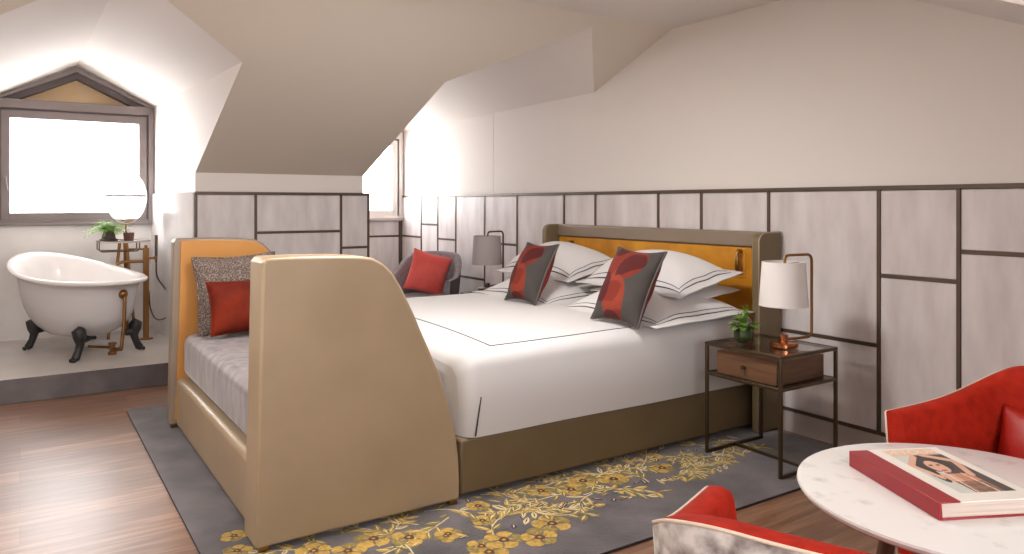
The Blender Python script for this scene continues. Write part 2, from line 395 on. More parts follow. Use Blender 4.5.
# near window wall (behind the camera)
NW0, NW1, NZ0, NZ1 = -0.9, 1.82, 0.95, 2.22
b = MB()
b.box(NWX, NWX + 0.1, ND0, NW0, 0, 2.4); b.box(NWX, NWX + 0.1, NW1, ND1, 0, 2.4)
b.box(NWX, NWX + 0.1, NW0, NW1, 0, NZ0); b.box(NWX, NWX + 0.1, NW0, NW1, NZ1, 2.4)
struct(b.build('wall_window_near', M['paint']))
r = struct(bpy.data.objects.new('window_3', None)); COL.objects.link(r); r.location = (NWX, 0, NZ0); WM[r.name] = Matrix.Translation((NWX, 0, NZ0))
f = MB()
for y in (NW0, NW0 + 0.9, NW1 - 0.06): f.box(NWX + 0.02, NWX + 0.08, y, y + 0.06, NZ0, NZ1)
for z in (NZ0, 1.42, NZ1 - 0.06): f.box(NWX + 0.021, NWX + 0.079, NW0 + 0.06, NW1 - 0.06, z, z + 0.06)
f.build('window_frame', M['winframe'], r)
q = MB(); q.box(NWX + 0.04, NWX + 0.046, NW0 + 0.06, NW1 - 0.06, NZ0 + 0.06, NZ1 - 0.06); q.build('window_pane', M['glass'], r)

# ------------------------------------------------------------------ wainscot
ZT = 1.386
vx = [-7.895, -7.39, -7.004, -6.616, -6.055, -5.503, -4.821, -4.427, -3.754, -3.365, -2.846, -2.173, -1.783, -1.09, -0.35, 0.09]
hz = {0: [0.932, 0.575], 1: [1.075, 0.575], 2: [0.932, 0.4], 3: [0.579], 4: [0.932], 5: [0.6], 6: [0.932], 7: [0.6], 8: [0.932], 9: [0.575], 10: [0.573], 11: [0.933], 12: [1.075], 13: [0.7], 14: [0.93]}
pn = MB(); st = MB(); sw = 0.0095
for i in range(len(vx) - 1):
    zs = [0.128] + sorted(hz.get(i, [])) + [ZT - 0.01]
    for a, c in zip(zs[:-1], zs[1:]): pn.box(vx[i] + sw, vx[i + 1] - sw, W - 0.02, W, a + sw, c - sw)
    for z in zs[1:-1]: st.box(vx[i] + sw, vx[i + 1] - sw, W - 0.024, W, z - sw, z + sw)
    st.box(vx[i] + sw, vx[i + 1] - sw, W - 0.024, W, 0.128 - sw, 0.128 + sw)
for x in vx: st.box(x - sw, x + sw, W - 0.026, W, 0.12, ZT - 0.018)
st.box(vx[0] - sw, vx[-1], W - 0.028, W, ZT - 0.018, ZT + 0.004)
struct(pn.build('trim_5', M['panel'], bevel=0.004)); struct(st.build('trim_6', M['strip'], bevel=0.0015))
b = MB(); b.box(DX, 0.1, W - 0.022, W, 0.0, 0.118); struct(b.build('baseboard_headboard', M['base'], bevel=0.004))
# knee wall wainscot
pn = MB(); st = MB(); vy = [1.105, 1.545, 2.24, 2.482]
hk = {0: [0.62], 1: [1.07], 2: [0.93, 0.5]}
for i in range(3):
    zs = [0.128] + sorted(hk[i]) + [ZT - 0.01]
    for a, c in zip(zs[:-1], zs[1:]): pn.box(KX, KX + 0.02, vy[i] + sw, vy[i + 1] - sw, a + sw, c - sw)
    for z in zs[:-1]: st.box(KX, KX + 0.024, vy[i] + sw, vy[i + 1] - sw, z - sw, z + sw)
for y in vy: st.box(KX, KX + 0.026, y - sw, y + sw, 0.118, ZT - 0.018)
st.box(KX, KX + 0.028, vy[0] - sw, vy[-1] + sw, ZT - 0.018, ZT + 0.004)
pn.box(DX + 0.02, KX, 2.441, 2.486, 0.128, ZT - 0.02); st.box(DX + 0.02, KX, 2.441, 2.49, ZT - 0.018, ZT + 0.004)
struct(pn.build('trim_7', M['panel'], bevel=0.004)); struct(st.build('trim_8', M['strip'], bevel=0.0015))
b = MB(); b.box(KX, KX + 0.022, 1.105, 2.482, 0, 0.118); struct(b.build('baseboard_knee', M['base'], bevel=0.004))
# panels below the dormer window
pn = MB(); st = MB()
pn.box(DX, DX + 0.02, 2.46, 3.62, 0.94, 1.1); pn.box(DX, DX + 0.02, 2.46, 3.62, 0.13, 0.92)
st.box(DX, DX + 0.024, 2.46, 3.62, 0.92, 0.94); st.box(DX, DX + 0.026, 3.62, 3.645, 0.12, 1.1)
struct(pn.build('trim_9', M['panel'], bevel=0.004)); struct(st.build('trim_10', M['strip']))
# bath tile lining and platform
b = MB()
b.add([(BX, 1.02 - 0.02, 0.16), (KX + 0.004, 1.105 - 0.02, 0.16), (KX + 0.004, 1.085, ZT), (BX, 1.0, ZT), (BX, 1.02, 0.16), (KX + 0.004, 1.105, 0.16), (KX + 0.004, 1.105, ZT), (BX, 1.02, ZT)],
      [(0, 1, 2, 3), (3, 2, 6, 7), (1, 5, 6, 2), (4, 5, 6, 7)])
struct(b.build('trim_11', M['marble']))
b = MB(); b.box(BX - 0.02, -5.84, -1.6, 1.1, 0.0, 0.162); b.f = b.f; 
b.m = [0 if k == 1 else 1 for k in range(6)]
struct(b.build('floor_bath_platform', [M['platform'], M['riser']], bevel=0.004))

# ------------------------------------------------------------------ bed
BXn, BXf = -2.846, -4.775
bed = thing('bed', 'king bed with olive taupe leather base and headboard against the panelled wall', 'bed', (-3.73, 2.6, 0))
RT = 0.012   # rug top
b = MB(); b.box(BXf, BXn, 1.60, 3.56, 0.03, 0.272); b.build('bed_base', M['taupe_dark'], bed, bevel=0.012, seg=3)
for x in (BXf + 0.1, BXn - 0.1):
    for y in (1.8, 3.4):
        b = MB(); b.box(x - 0.03, x + 0.03, y - 0.03, y + 0.03, RT, 0.032); b.build('foot', M['darkwood'], bed)
b = MB(); b.box(-4.785, -2.80, 3.595, 3.655, 0.03, 1.045); b.box(-4.785, -2.80, 3.572, 3.655, 1.045, 1.135)
b.build('headboard_frame', M['tan_edge'], bed, bevel=0.01, seg=3)
for x0, x1 in ((-2.80, -2.75), (-4.835, -4.785)):
    b = MB(); pts = [(3.655, 0.012), (3.655, 1.137)] + arc(3.455 + 0.06, 1.137 - 0.06, 0.06, 90, 180, 8) + [(3.455, 0.012)]
    b.prism(pts, 'x', x0, x1); b.build('headboard_wing', M['taupe_dark'], bed, bevel=0.008, seg=3)
b = MB(); b.box(-4.78, -2.805, 3.583, 3.60, 0.3, 1.04); b.build('headboard_panel', M['mustard'], bed, bevel=0.008, seg=3)
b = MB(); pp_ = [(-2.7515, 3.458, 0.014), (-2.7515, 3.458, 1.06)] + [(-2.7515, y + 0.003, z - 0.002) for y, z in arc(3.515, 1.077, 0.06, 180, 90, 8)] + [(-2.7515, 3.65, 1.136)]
b.tube(pp_, 0.0042, 8); b.build('wing_highlight_piping', M['taupe_leather'], bed, smooth=True)  # paler tube that draws the highlight on the near wing's front edge
hb = MB(); hx = -2.975
hb.box(hx - 0.032, hx + 0.032, 3.578, 3.586, 0.86, 1.03)
hb.build('handle_plate', M['mustard'], bed, bevel=0.01)
hb = MB(); hb.tube([(hx, 3.582, 1.015), (hx, 3.555, 1.02), (hx, 3.542, 1.005), (hx, 3.542, 0.915), (hx, 3.555, 0.9), (hx, 3.582, 0.905)], 0.013, 12)
hb.build('pull_handle', M['brass'], bed, autosmooth=40)
hb = MB(); hx2 = -4.6; hb.tube([(hx2, 3.582, 1.0), (hx2, 3.555, 1.005), (hx2, 3.542, 0.99), (hx2, 3.542, 0.9), (hx2, 3.555, 0.885), (hx2, 3.582, 0.89)], 0.013, 12)
hb.build('pull_handle', M['brass'], bed, autosmooth=40)

# duvet over the mattress
def wob(x, y, z): return 0.006 * math.sin(3.1 * x + 1.3 * y) * math.cos(2.3 * y - 0.7 * z) + 0.004 * math.sin(7 * y + 2 * x + 3 * z)
DT = 0.652
def duvet_pt(u, y, drop=0.0):
    pass
Xa, Xb, Yd0, Yd1 = BXn + 0.012, BXf - 0.01, 1.615, 3.52
rad = 0.075
prof = [(Xa, 0.275)] + [(Xa, 0.275 + (DT - rad - 0.275) * k / 6) for k in range(1, 6)]
prof += [(Xa - rad + rad * math.cos(R_(a)), DT - rad + rad * math.sin(R_(a))) for a in range(0, 91, 15)]
prof += [(Xa - rad + (Xb - Xa + 2 * rad) * k / 24, DT) for k in range(1, 24)]
prof += [(Xb + rad - rad * math.sin(R_(a)), DT - rad + rad * math.cos(R_(a))) for a in range(0, 91, 15)]
prof += [(Xb, 0.4), (Xb, 0.275)]
ys = [Yd0 + rad * (1 - math.cos(R_(a))) for a in range(0, 91, 15)] + [Yd0 + rad + (Yd1 - Yd0 - rad) * k / 30 for k in range(1, 31)]
def sec(y):
    d = max(0.0, rad - (y - Yd0)); ins = rad - math.sqrt(max(0, rad * rad - d * d))
    out = []
    cx = (Xa + Xb) / 2
    for x, z in prof:
        nx = x - ins * (1 if x > cx else -1) * min(1, abs(x - cx) / 0.9)
        nzv = z - ins * max(0, (z - 0.275) / (DT - 0.275))
        t = max(0, (z - 0.3) / 0.35)
        crown = 0.02 * (1 - ((x - cx) / 0.9) ** 2) * t if z > DT - 0.001 else 0
        crown += -0.012 * max(0, 1 - (y - Yd0) / 0.5) * t
        bul = 0.012 * math.sin(PI * min(1, max(0, (z - 0.275) / 0.33))) * (1 if x > cx else -1) if z < DT - rad else 0
        w = wob(x, y, z)
        out.append((nx + bul + (w * 0.8 if z < DT - 0.02 else 0), y + 0, nzv + crown + (w * 0.6 if z > DT - 0.02 else 0)))
    return out
rows = [sec(y) for y in ys]
b = MB(); b.grid(rows); b.add(rows[0], [list(range(len(rows[0])))]); b.add(rows[-1], [list(range(len(rows[-1])))])
def ztop(x, y):
    cx = (Xa + Xb) / 2
    return DT + 0.02 * (1 - ((x - cx) / 0.9) ** 2) - 0.012 * max(0, 1 - (y - Yd0) / 0.5) + wob(x, y, DT) * 0.6
def line3(p, q, n=24):
    return [(p[0] + (q[0] - p[0]) * k / n, p[1] + (q[1] - p[1]) * k / n, ztop(p[0] + (q[0] - p[0]) * k / n, p[1] + (q[1] - p[1]) * k / n) + 0.0006) for k in range(n + 1)]
l0, l1, l2, l3 = (Xa - 0.09, 3.3), (Xa - 0.09, 1.80), (Xb + 0.1, 1.84), (Xb + 0.1, 3.3)
for p, q in ((l0, l1), (l1, l2), (l2, l3)): b.tube(line3(p, q), 0.0028, 6, mi=1)
b.tube([(Xa + 0.014, 1.66 + 0.004 * k, 0.285 + 0.024 * k) for k in range(8)], 0.004, 6, mi=1)
du = b.build('duvet', [M['linen'], M['stitch']], origin=(-3.7, 2.5, 0.275), smooth=True, merge=False)
tag(du, 'white duvet with thin dark embroidered outline spread over the king bed', 'duvet')

# ------------------------------------------------------------------ pillows
def pillow_mb(w, h, t, nu=36, nv=30, k=0.06, flange=0.0, lines=None, pat=None, seed=0, wr=0.0, under=1.0):
    """local: x width, y height, z thickness. lines: list of (inset, width)."""
    def axis(n, half):
        xs = [-1 + 2 * i / n for i in range(n + 1)]
        if lines:
            for ins, lw in lines:
                for e in (ins, ins + lw):
                    q = 1 - e / half; xs += [q, -q]
        return sorted(set(round(x, 5) for x in xs))
    us, vs_ = axis(nu, w / 2), axis(nv, h / 2)
    rnd = random.Random(seed); ph = [rnd.uniform(0, 6.28) for _ in range(6)]
    fu, fv = flange / (w / 2), flange / (h / 2)
    def P(u, v, sgn):
        x = w / 2 * u * (1 - k * (1 - v * v) * abs(u) ** 3); y = h / 2 * v * (1 - k * (1 - u * u) * abs(v) ** 3)
        uu = min(1, abs(u) / (1 - fu)); vv = min(1, abs(v) / (1 - fv))
        th = t / 2 * (max(0, 1 - uu ** 2.3) ** 0.6) * (max(0, 1 - vv ** 2.3) ** 0.6)
        z = sgn * (th * (1 if sgn > 0 else under) + 0.003)
        if wr:
            z += wr * (math.sin(5 * u + ph[0]) * math.cos(4 * v + ph[1]) + 0.6 * math.sin(9 * u * v + ph[2] + 3 * v) + 0.5 * math.sin(8 * v + ph[3] - 3 * u)) * (0.3 + 0.7 * (1 - abs(u) ** 4))
        return (x, y, z)
    def isline(u0, u1, v0, v1):
        if not lines: return 0
        um, vm = (u0 + u1) / 2, (v0 + v1) / 2
        du, dv = (1 - abs(um)) * w / 2, (1 - abs(vm)) * h / 2
        for ins, lw in lines:
            if (ins < du < ins + lw and dv > ins) or (ins < dv < ins + lw and du > ins): return 1
        return 0
    b = MB()
    for sgn in (1, -1):
        rows = [[P(u, v, sgn) for v in vs_] for u in us]
        b.grid(rows, mats=lambda i, j: isline(us[i], us[i + 1], vs_[j], vs_[j + 1]))
    # rim
    ring = [(u, -1) for u in us] + [(1, v) for v in vs_[1:]] + [(u, 1) for u in us[::-1][1:]] + [(-1, v) for v in vs_[::-1][1:-1]]
    A = [P(u, v, 1) for u, v in ring]; B_ = [P(u, v, -1) for u, v in ring]; n = len(ring)
    b.add(A + B_, [(i, (i + 1) % n, n + (i + 1) % n, n + i) for i in range(n)])
    b.uvs = (us, vs_)
    return b
def place(o, loc, xd, yd):
    xd = Vector(xd).normalized(); yd = Vector(yd); zd = xd.cross(yd).normalized(); yd = zd.cross(xd).normalized()
    m = Matrix((xd, yd, zd)).transposed().to_4x4(); m.translation = Vector(loc); o.matrix_world = m
    return o
def piping_on(b, w, h, k, r, mi):
    pts = []
    N = 24
    def pt(u, v): return (w / 2 * u * (1 - k * (1 - v * v) * abs(u) ** 3), h / 2 * v * (1 - k * (1 - u * u) * abs(v) ** 3), 0)
    for i in range(N): pts.append(pt(-1 + 2 * i / N, -1))
    for i in range(N): pts.append(pt(1, -1 + 2 * i / N))
    for i in range(N): pts.append(pt(1 - 2 * i / N, 1))
    for i in range(N): pts.append(pt(-1, 1 - 2 * i / N))
    b.tube(pts, r, 6, closed=True, mi=mi)
LN = [(0.046, 0.0036), (0.062, 0.0036)]
def bed_pillow(name, label, loc, xd, yd, w, h, t, lines, seed, under, group='sleeping pillows on the king bed'):
    xd = (-xd[0], -xd[1], -xd[2])
    b = pillow_mb(w, h, t, 40, 30, 0.03, 0.04 if lines else 0.0, LN if lines else None, seed=seed, wr=0.005, under=under)
    o = b.build(name, [M['linen'], M['stitch']], smooth=True)
    place(o, loc, xd, yd); tag(o, label, 'pillow', group); return o
# right stack (near side) then left stack
for side, cx_, sl, el in ((1, -3.30, 'beside the near nightstand', 'below the brass headboard handle nearest the lamp'), (-1, -4.28, 'beside the far nightstand', 'at the far end of the headboard')):
    bed_pillow('bed_pillow', 'white pillow with double dark line lying flat at the bottom, ' + sl, (cx_ + 0.06, 3.09, 0.676), (-1, 0.02, 0.0), (0, 1, 0.04), 0.92, 0.74, 0.28, True, 1 + side, 0.12)
    bed_pillow('bed_pillow', 'plain white pillow sandwiched between two lined pillows, ' + sl, (cx_ - 0.02, 3.27, 0.772), (-1, 0.03, 0), (0, 1, 0.12), 0.82, 0.46, 0.14, False, 5 + side, 0.3)
    bed_pillow('bed_pillow', 'plump white pillow with dark line on top, ' + el, (cx_ - 0.05, 3.235, 0.848), (-1, 0.06, 0.0), (0.05, 1, 0.24), 0.98, 0.50, 0.33, True, 9 + side, 0.2)

def set_pattern(o, fn, flipback=None):
    me = o.data; ca = me.color_attributes.new('pattern', 'FLOAT_COLOR', 'POINT')
    for i, v in enumerate(me.vertices): ca.data[i].color = fn(v.co)
DG, RU, DR, OR = srgb(66, 60, 57), srgb(116, 34, 17), srgb(74, 12, 10), srgb(134, 48, 26)
def petal_pattern(w, h):
    def inside(u, v, cu, cv, a, b_, rot):
        x, y = u - cu, v - cv; c, s = math.cos(rot), math.sin(rot); X, Y = x * c + y * s, -x * s + y * c
        return (X / a) ** 2 + (Y / b_) ** 2 < 1
    # u to the viewer's right, v up
    def fn(p):
        u, v = p.x / (w / 2), p.y / (h / 2)
        if p.z < -0.004: return RU
        c = DG
        def dapple(a, b2): return a if (math.sin(u * 5 + v * 3) + math.sin(v * 7 - u * 4)) > -0.4 else b2
        if inside(u, v, -0.42, 0.20, 0.66, 0.46, 0.9): c = dapple(OR, RU)
        if inside(u, v, -0.06, 0.74, 0.74, 0.22, -0.10): c = RU
        if inside(u, v, 0.22, 0.40, 0.50, 0.34, 0.55): c = DR if v - 0.5 * u > 0.08 else RU
        if inside(u, v, 0.0, -0.50, 0.42, 0.62, 0.06): c = dapple(OR, RU)
        if inside(u, v, -0.60, -0.22, 0.32, 0.42, 0.1): c = DR
        if inside(u, v, -0.05, -0.90, 0.32, 0.16, 0.0): c = DR
        if inside(u, v, -0.5, 0.82, 0.28, 0.16, 0): c = DR
        if u < -0.42 and v < -0.6: c = DG
        return c
    return fn
def deco(label, bl, br, tl, seed, h):
    bl, br, tl = Vector(bl), Vector(br), Vector(tl)
    w = (br - bl).length
    b = pillow_mb(w, h, 0.17, 72, 72, 0.11, 0.0, None, seed=seed, wr=0.004)
    o = b.build('throw_pillow', [M['cushion_print'], M['windark']], smooth=True)
    set_pattern(o, petal_pattern(w, h))
    xd = (br - bl).normalized(); yd = (tl - bl).normalized()
    c = (bl + br) / 2 + yd * h / 2
    place(o, c, xd, yd); tag(o, label, 'cushion', 'dark petal print cushions on the bed')
    bb = MB(); piping_on(bb, w, h, 0.11, 0.0065, 0); p = bb.build('piping', M['windark'], smooth=True); p.parent = o
    return o
deco('dark grey cushion with red petal print on the near half of the bed', (-3.17, 2.60, 0.675), (-2.82, 2.62, 0.665), (-3.185, 2.78, 1.02), 1, 0.43)
deco('dark grey cushion with red petal print on the far half of the bed', (-4.05, 2.63, 0.68), (-3.735, 2.65, 0.68), (-4.13, 2.80, 1.02), 2, 0.41)

# ------------------------------------------------------------------ bench sofa at the foot
sofa = thing('bench_sofa', 'tan leather bench sofa with tall curved arms at the foot of the bed', 'sofa', (-3.7, 1.1, 0))
def arm_profile(z0=0.03, dy=0.0, ks=1.0):
    top = 1.098
    p = [(0.735, z0), (0.75, 0.6), (0.76, top - 0.02), (0.775, top), (0.9, top + 0.001), (1.06, top - 0.003), (1.15, top - 0.009)]
    p = [(y + dy, z) for y, z in p]
    p += [(1.198, 1.081), (1.246, 1.055), (1.287, 1.013), (1.325, 0.952), (1.381, 0.842), (1.434, 0.724), (1.499, 0.585), (1.543, 0.455), (1.577, 0.329), (1.594, 0.209), (1.599, 0.1), (1.597, z0)]
    return [(y * ks, z) for y, z in p]
def arm(x0, x1, mm, dy=0.0, ks=1.0):
    b = MB(); b.prism(arm_profile(dy=dy, ks=ks), 'x', x0, x1)
    o = b.build('sofa_arm', mm, sofa, bevel=0.012, seg=4)
    return o
arm(-2.985, -2.814, M['taupe_leather'], -0.006, 0.988)
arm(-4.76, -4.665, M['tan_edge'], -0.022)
def inset_profile(d):
    P = arm_profile(0.045); c = (1.1, 0.5); out = []
    n = len(P)
    for i in range(n):
        a, q, e = Vector((*P[i - 1], 0)), Vector((*P[i], 0)), Vector((*P[(i + 1) % n], 0))
        t = (e - a).normalized(); nn = Vector((-t.y, t.x, 0))
        if nn.dot(Vector((c[0], c[1], 0)) - q) < 0: nn = -nn
        q2 = q + nn * d; out.append((q2.x, q2.y))
    return out
b = MB(); b.prism(inset_profile(0.014), 'x', -4.667, -4.653); b.build('arm_lining', M['orange_leather'], sofa, bevel=0.004)
b = MB(); b.prism(inset_profile(0.014), 'x', -3.0, -2.984); b.build('arm_lining', M['orange_leather'], sofa, bevel=0.004)
b = MB(); b.box(-4.653, -3.0, 0.748, 1.55, 0.02, 0.305); b.build('seat_rail', M['taupe_leather'], sofa, bevel=0.03, seg=4)
b = MB(); b.box(-4.648, -3.006, 0.782, 1.46, 0.306, 0.553); b.build('seat_cushion', M['seat_grey'], sofa, bevel=0.055, seg=5)
b = MB(); b.box(-4.648, -3.006, 1.462, 1.55, 0.306, 0.6); b.build('backrest', M['taupe_leather'], sofa, bevel=0.025, seg=4)
for x in (-4.737, -4.69, -2.955, -2.842):
    for y in (0.755 - (0.012 if x < -4 else 0), 1.55):
        b = MB(); b.box(x - 0.022, x + 0.022, y - 0.02, y + 0.02, RT, 0.036); b.build('foot', M['brass'], sofa, bevel=0.003)
# sofa cushions leaning on the far arm
b = pillow_mb(0.46, 0.46, 0.15, 30, 30, 0.08, seed=4, wr=0.003); piping_on(b, 0.46, 0.46, 0.08, 0.008, 0)
o = b.build('throw_pillow', M['tweed'], smooth=True)
place(o, (-4.53, 1.06, 0.775), (0.05, 1, 0.04), (-0.26, -0.03, 1)); tag(o, 'brown speckled tweed cushion leaning on the orange sofa arm', 'cushion')
b = pillow_mb(0.40, 0.30, 0.13, 30, 30, 0.08, seed=5, wr=0.003); piping_on(b, 0.40, 0.30, 0.08, 0.005, 0)
o = b.build('throw_pillow', M['rust'], smooth=True)
place(o, (-4.36, 1.065, 0.725), (0.0, 1, 0.03), (-0.3, -0.03, 1)); tag(o, 'small rust red velvet cushion in front of the speckled cushion', 'cushion')

# ------------------------------------------------------------------ rug
RX0, RX1, RY0, RY1 = -5.24, -2.13, 0.556, 3.60
b = MB(); b.box(RX0, RX1, RY0, RY1, 0.0, 0.011, 0)
b.m[-1] = b.m[-6] = 0
b.m[-3] = b.m[-4] = b.m[-1] = b.m[-2] = 1
zf = 0.0116
def flat(pts, mi, z=zf): b.add([(x, y, z) for x, y in pts], [list(range(len(pts)))], mi)
def flower(x, y, r, rot, seed):
    rn = random.Random(seed); z = zf + 0.0004 + 0.0001 * (seed % 5)
    for k in range(5):
        a = rot + k * 2 * PI / 5; q = r * rn.uniform(0.92, 1.08); pts = []
        for t in range(16):
            b2 = 2 * PI * t / 16; lx = 0.56 * q + 0.44 * q * math.cos(b2); ly = 0.47 * q * math.sin(b2) * (0.62 + 0.38 * math.cos(b2) if math.cos(b2) < 0 else 1) * (1 - 0.12 * max(0, math.cos(2 * b2)))
            pts.append((x + lx * math.cos(a) - ly * math.sin(a), y + lx * math.sin(a) + ly * math.cos(a)))
        flat(pts, 2 if (k + seed) % 3 else 3, z + 0.00005 * k)
        flat([(x + r * 0.2 * math.cos(a - 0.1), y + r * 0.2 * math.sin(a - 0.1)), (x + r * 0.72 * math.cos(a), y + r * 0.72 * math.sin(a)), (x + r * 0.2 * math.cos(a + 0.1), y + r * 0.2 * math.sin(a + 0.1))], 3 if (k + seed) % 3 else 4, z + 0.0005)
    flat([(x + r * 0.27 * math.cos(q) * (1 + .25 * math.sin(3 * q)), y + r * 0.27 * math.sin(q)) for q in [2 * PI * i / 14 for i in range(14)]], 5, z + 0.0006)
    flat([(x + r * 0.1 * math.cos(q), y + r * 0.1 * math.sin(q)) for q in [2 * PI * i / 8 for i in range(8)]], 2, z + 0.0009)
def leaf(x, y, L, a, wd, mi, k=0):
    c, s = math.cos(a), math.sin(a); pts = []
    prof_ = [(0, 0), (0.25, 0.8), (0.5, 1), (0.78, 0.65), (1, 0)]
    for t, q in prof_: pts.append((t * L, q * wd / 2))
    for t, q in prof_[::-1][1:-1]: pts.append((t * L, -q * wd / 2))
    z = zf + 0.00012 * (k % 9)
    flat([(x + c * p - s * q, y + s * p + c * q) for p, q in pts], mi, z)
    flat([(x + c * p - s * q, y + s * p + c * q) for p, q in [(0.1 * L, 0), (0.5 * L, wd * 0.12), (0.9 * L, 0), (0.5 * L, -wd * 0.12)]], 4 if mi != 4 else 5, z + 0.0015)
def strip_path(P, wd, mi, z):
    for i in range(len(P) - 1):
        (x0, y0), (x1, y1) = P[i], P[i + 1]; dx, dy = x1 - x0, y1 - y0; L = math.hypot(dx, dy) or 1
        nx, ny = -dy / L * wd / 2, dx / L * wd / 2
        b.add([(x0 + nx, y0 + ny, z), (x1 + nx, y1 + ny, z), (x1 - nx, y1 - ny, z), (x0 - nx, y0 - ny, z)], [(0, 1, 2, 3)], mi)
fl_px = [(583, 481, 1), (613.5, 479, 1), (571, 489.5, 1), (540.7, 491, .9), (478, 506, .75), (552, 523.5, 1.05), (482.5, 520.6, .7), (503.8, 540, 1.05), (539.6, 537.4, 1.05),
         (448, 534, .75), (489, 552, 1), (373.5, 538.7, 1), (408.7, 537.5, 1), (313.7, 551, .9), (347.7, 551, .9), (446, 536, .7), (234, 536, .7), (237, 551, .7), (662, 468, .9)]
rg = random.Random(3)
FP = []
for i, (px, py, s) in enumerate(fl_px):
    p = onz(px, py, zf); FP.append((p.x, p.y)); flower(p.x, p.y, 0.076 * s, rg.uniform(0, 6), i)
extra = [(-2.55, 0.72), (-2.35, 0.9), (-2.2, 1.12), (-2.62, 0.62), (-2.42, 1.45)]
for i, (x, y) in enumerate(extra): FP.append((x, y)); flower(x, y, 0.062, rg.uniform(0, 6), 40 + i)
kk = 0
def xr(y): return -2.30 - 0.20 * max(0, min(1, (y - 1.3) / 1.3)) - 0.05 * max(0, y - 2.6)
for v in range(46):
    y = 0.64 + v * 0.06 + rg.uniform(-.03, .03); x = rg.uniform(-2.88, xr(y)); a = rg.uniform(0, 6.28); cur = rg.uniform(-.35, .35)
    P = [(x, y)]
    for st_ in range(rg.randint(5, 9)):
        a += cur; nx_, ny_ = x + 0.05 * math.cos(a), y + 0.05 * math.sin(a)
        if not (-2.95 < nx_ < xr(ny_) + .02 and 0.6 < ny_ < 3.3): break
        x, y = nx_, ny_; P.append((x, y)); kk += 1
        for sg in (1, -1):
            if rg.random() < .8:
                far_ = all((x - fx) ** 2 + (y - fy) ** 2 > 0.06 ** 2 for fx, fy in FP)
                if far_: leaf(x, y, rg.uniform(.055, .095), a + sg * rg.uniform(.5, 1.0), rg.uniform(.02, .036), rg.choice([2, 3, 3, 2, 3, 4]), kk)
    strip_path(P, 0.006, 4, zf + 0.0002)
for i in range(230):
    y = rg.uniform(0.62, 3.3); x = rg.uniform(-2.86, xr(y)); kk += 1
    if y > 2.2 and x < -2.86 + 0.0: continue
    if all((x - fx) ** 2 + (y - fy) ** 2 > 0.075 ** 2 for fx, fy in FP):
        leaf(x, y, rg.uniform(.035, .08), rg.uniform(0, 6.28), rg.uniform(.012, .03), rg.choice([2, 3, 3, 4, 6, 6]), kk)
rug = b.build('rug', [M['rug'], M['rug_dark'], M['gold_thread'], M['gold_dark'], M['thread_pale'], M['thread_brown'], M['thread_violet']], origin=(-3.7, 2.1, 0), recalc=False, merge=False)
tag(rug, 'grey violet rug with a band of gold flowers under the bed and sofa', 'rug')

# ------------------------------------------------------------------ nightstands
def nightstand(loc, label):
    # local: x 0..0.465, y 0..0.445 ; origin centre of footprint
    t = thing('nightstand', label, 'nightstand', loc, 0, 'bedside tables flanking the bed')
    w, d, h, q = 0.465, 0.445, 0.585 - RT, 0.016
    x0, x1, y0, y1 = -w / 2, w / 2, -d / 2, d / 2
    for x in (x0, x1 - q):
        for y in (y0, y1 - q):
            b = MB(); b.box(x, x + q, y, y + q, 0, h - q); b.build('leg', M['bronze'], t, world=False, bevel=0.002)
    for z0, nm in ((h - q, 'top_frame'), (0.405, 'shelf_frame')):
        b = MB(); e_ = 0 if z0 > .5 else q
        b.box(x0 + e_, x1 - e_, y0, y0 + q, z0, z0 + q); b.box(x0 + e_, x1 - e_, y1 - q, y1, z0, z0 + q)
        for x in (x0, x1 - q): b.box(x, x + q, y0 + q, y1 - q, z0, z0 + q)
        b.build(nm, M['bronze'], t, world=False, bevel=0.002)
    b = MB()
    for x in (x0, x1 - q): b.box(x, x + q, y0 + q, y1 - q, 0, q)
    b.box(x0 + q, x1 - q, -q / 2, q / 2, 0, q)
    b.build('stretcher', M['bronze'], t, world=False, bevel=0.002)
    b = MB(); b.box(x0 + q + .001, x1 - q - .001, y0 + q + .001, y1 - q - .001, h - 0.008, h - 0.001); b.build('glass_top', M['tableglass'], t, world=False)
    b = MB(); b.box(x0 + q, x1 - q, y0 + q, y1 - q, 0.413, 0.419); b.build('shelf', M['bronze'], t, world=False)
    b = MB(); b.box(x0 + 0.055, x1 - 0.045, y0 + 0.03, y1 - 0.05, 0.4195, 0.535)
    dr = b.build('drawer', M['walnut'], t, world=False, bevel=0.003)
    b = MB(); b.tube([(0.0, y0 + 0.03, 0.478), (0.0, y0 + 0.02, 0.478), (0.0, y0 + 0.018, 0.478), (0.0, y0 + 0.008, 0.478)], [0.005, 0.005, 0.011, 0.010], 14)
    k = b.build('knob', M['bronze'], None, autosmooth=40); k.parent = dr
    return t
n1 = nightstand((-2.4675, 3.1875, RT), 'bronze framed nightstand with walnut drawer, in front of the grey panels')
n2 = copy_tree(n1, (-5.07, 3.2, RT), 0, 'bronze nightstand at the far side of the bed, mostly hidden by the mattress')

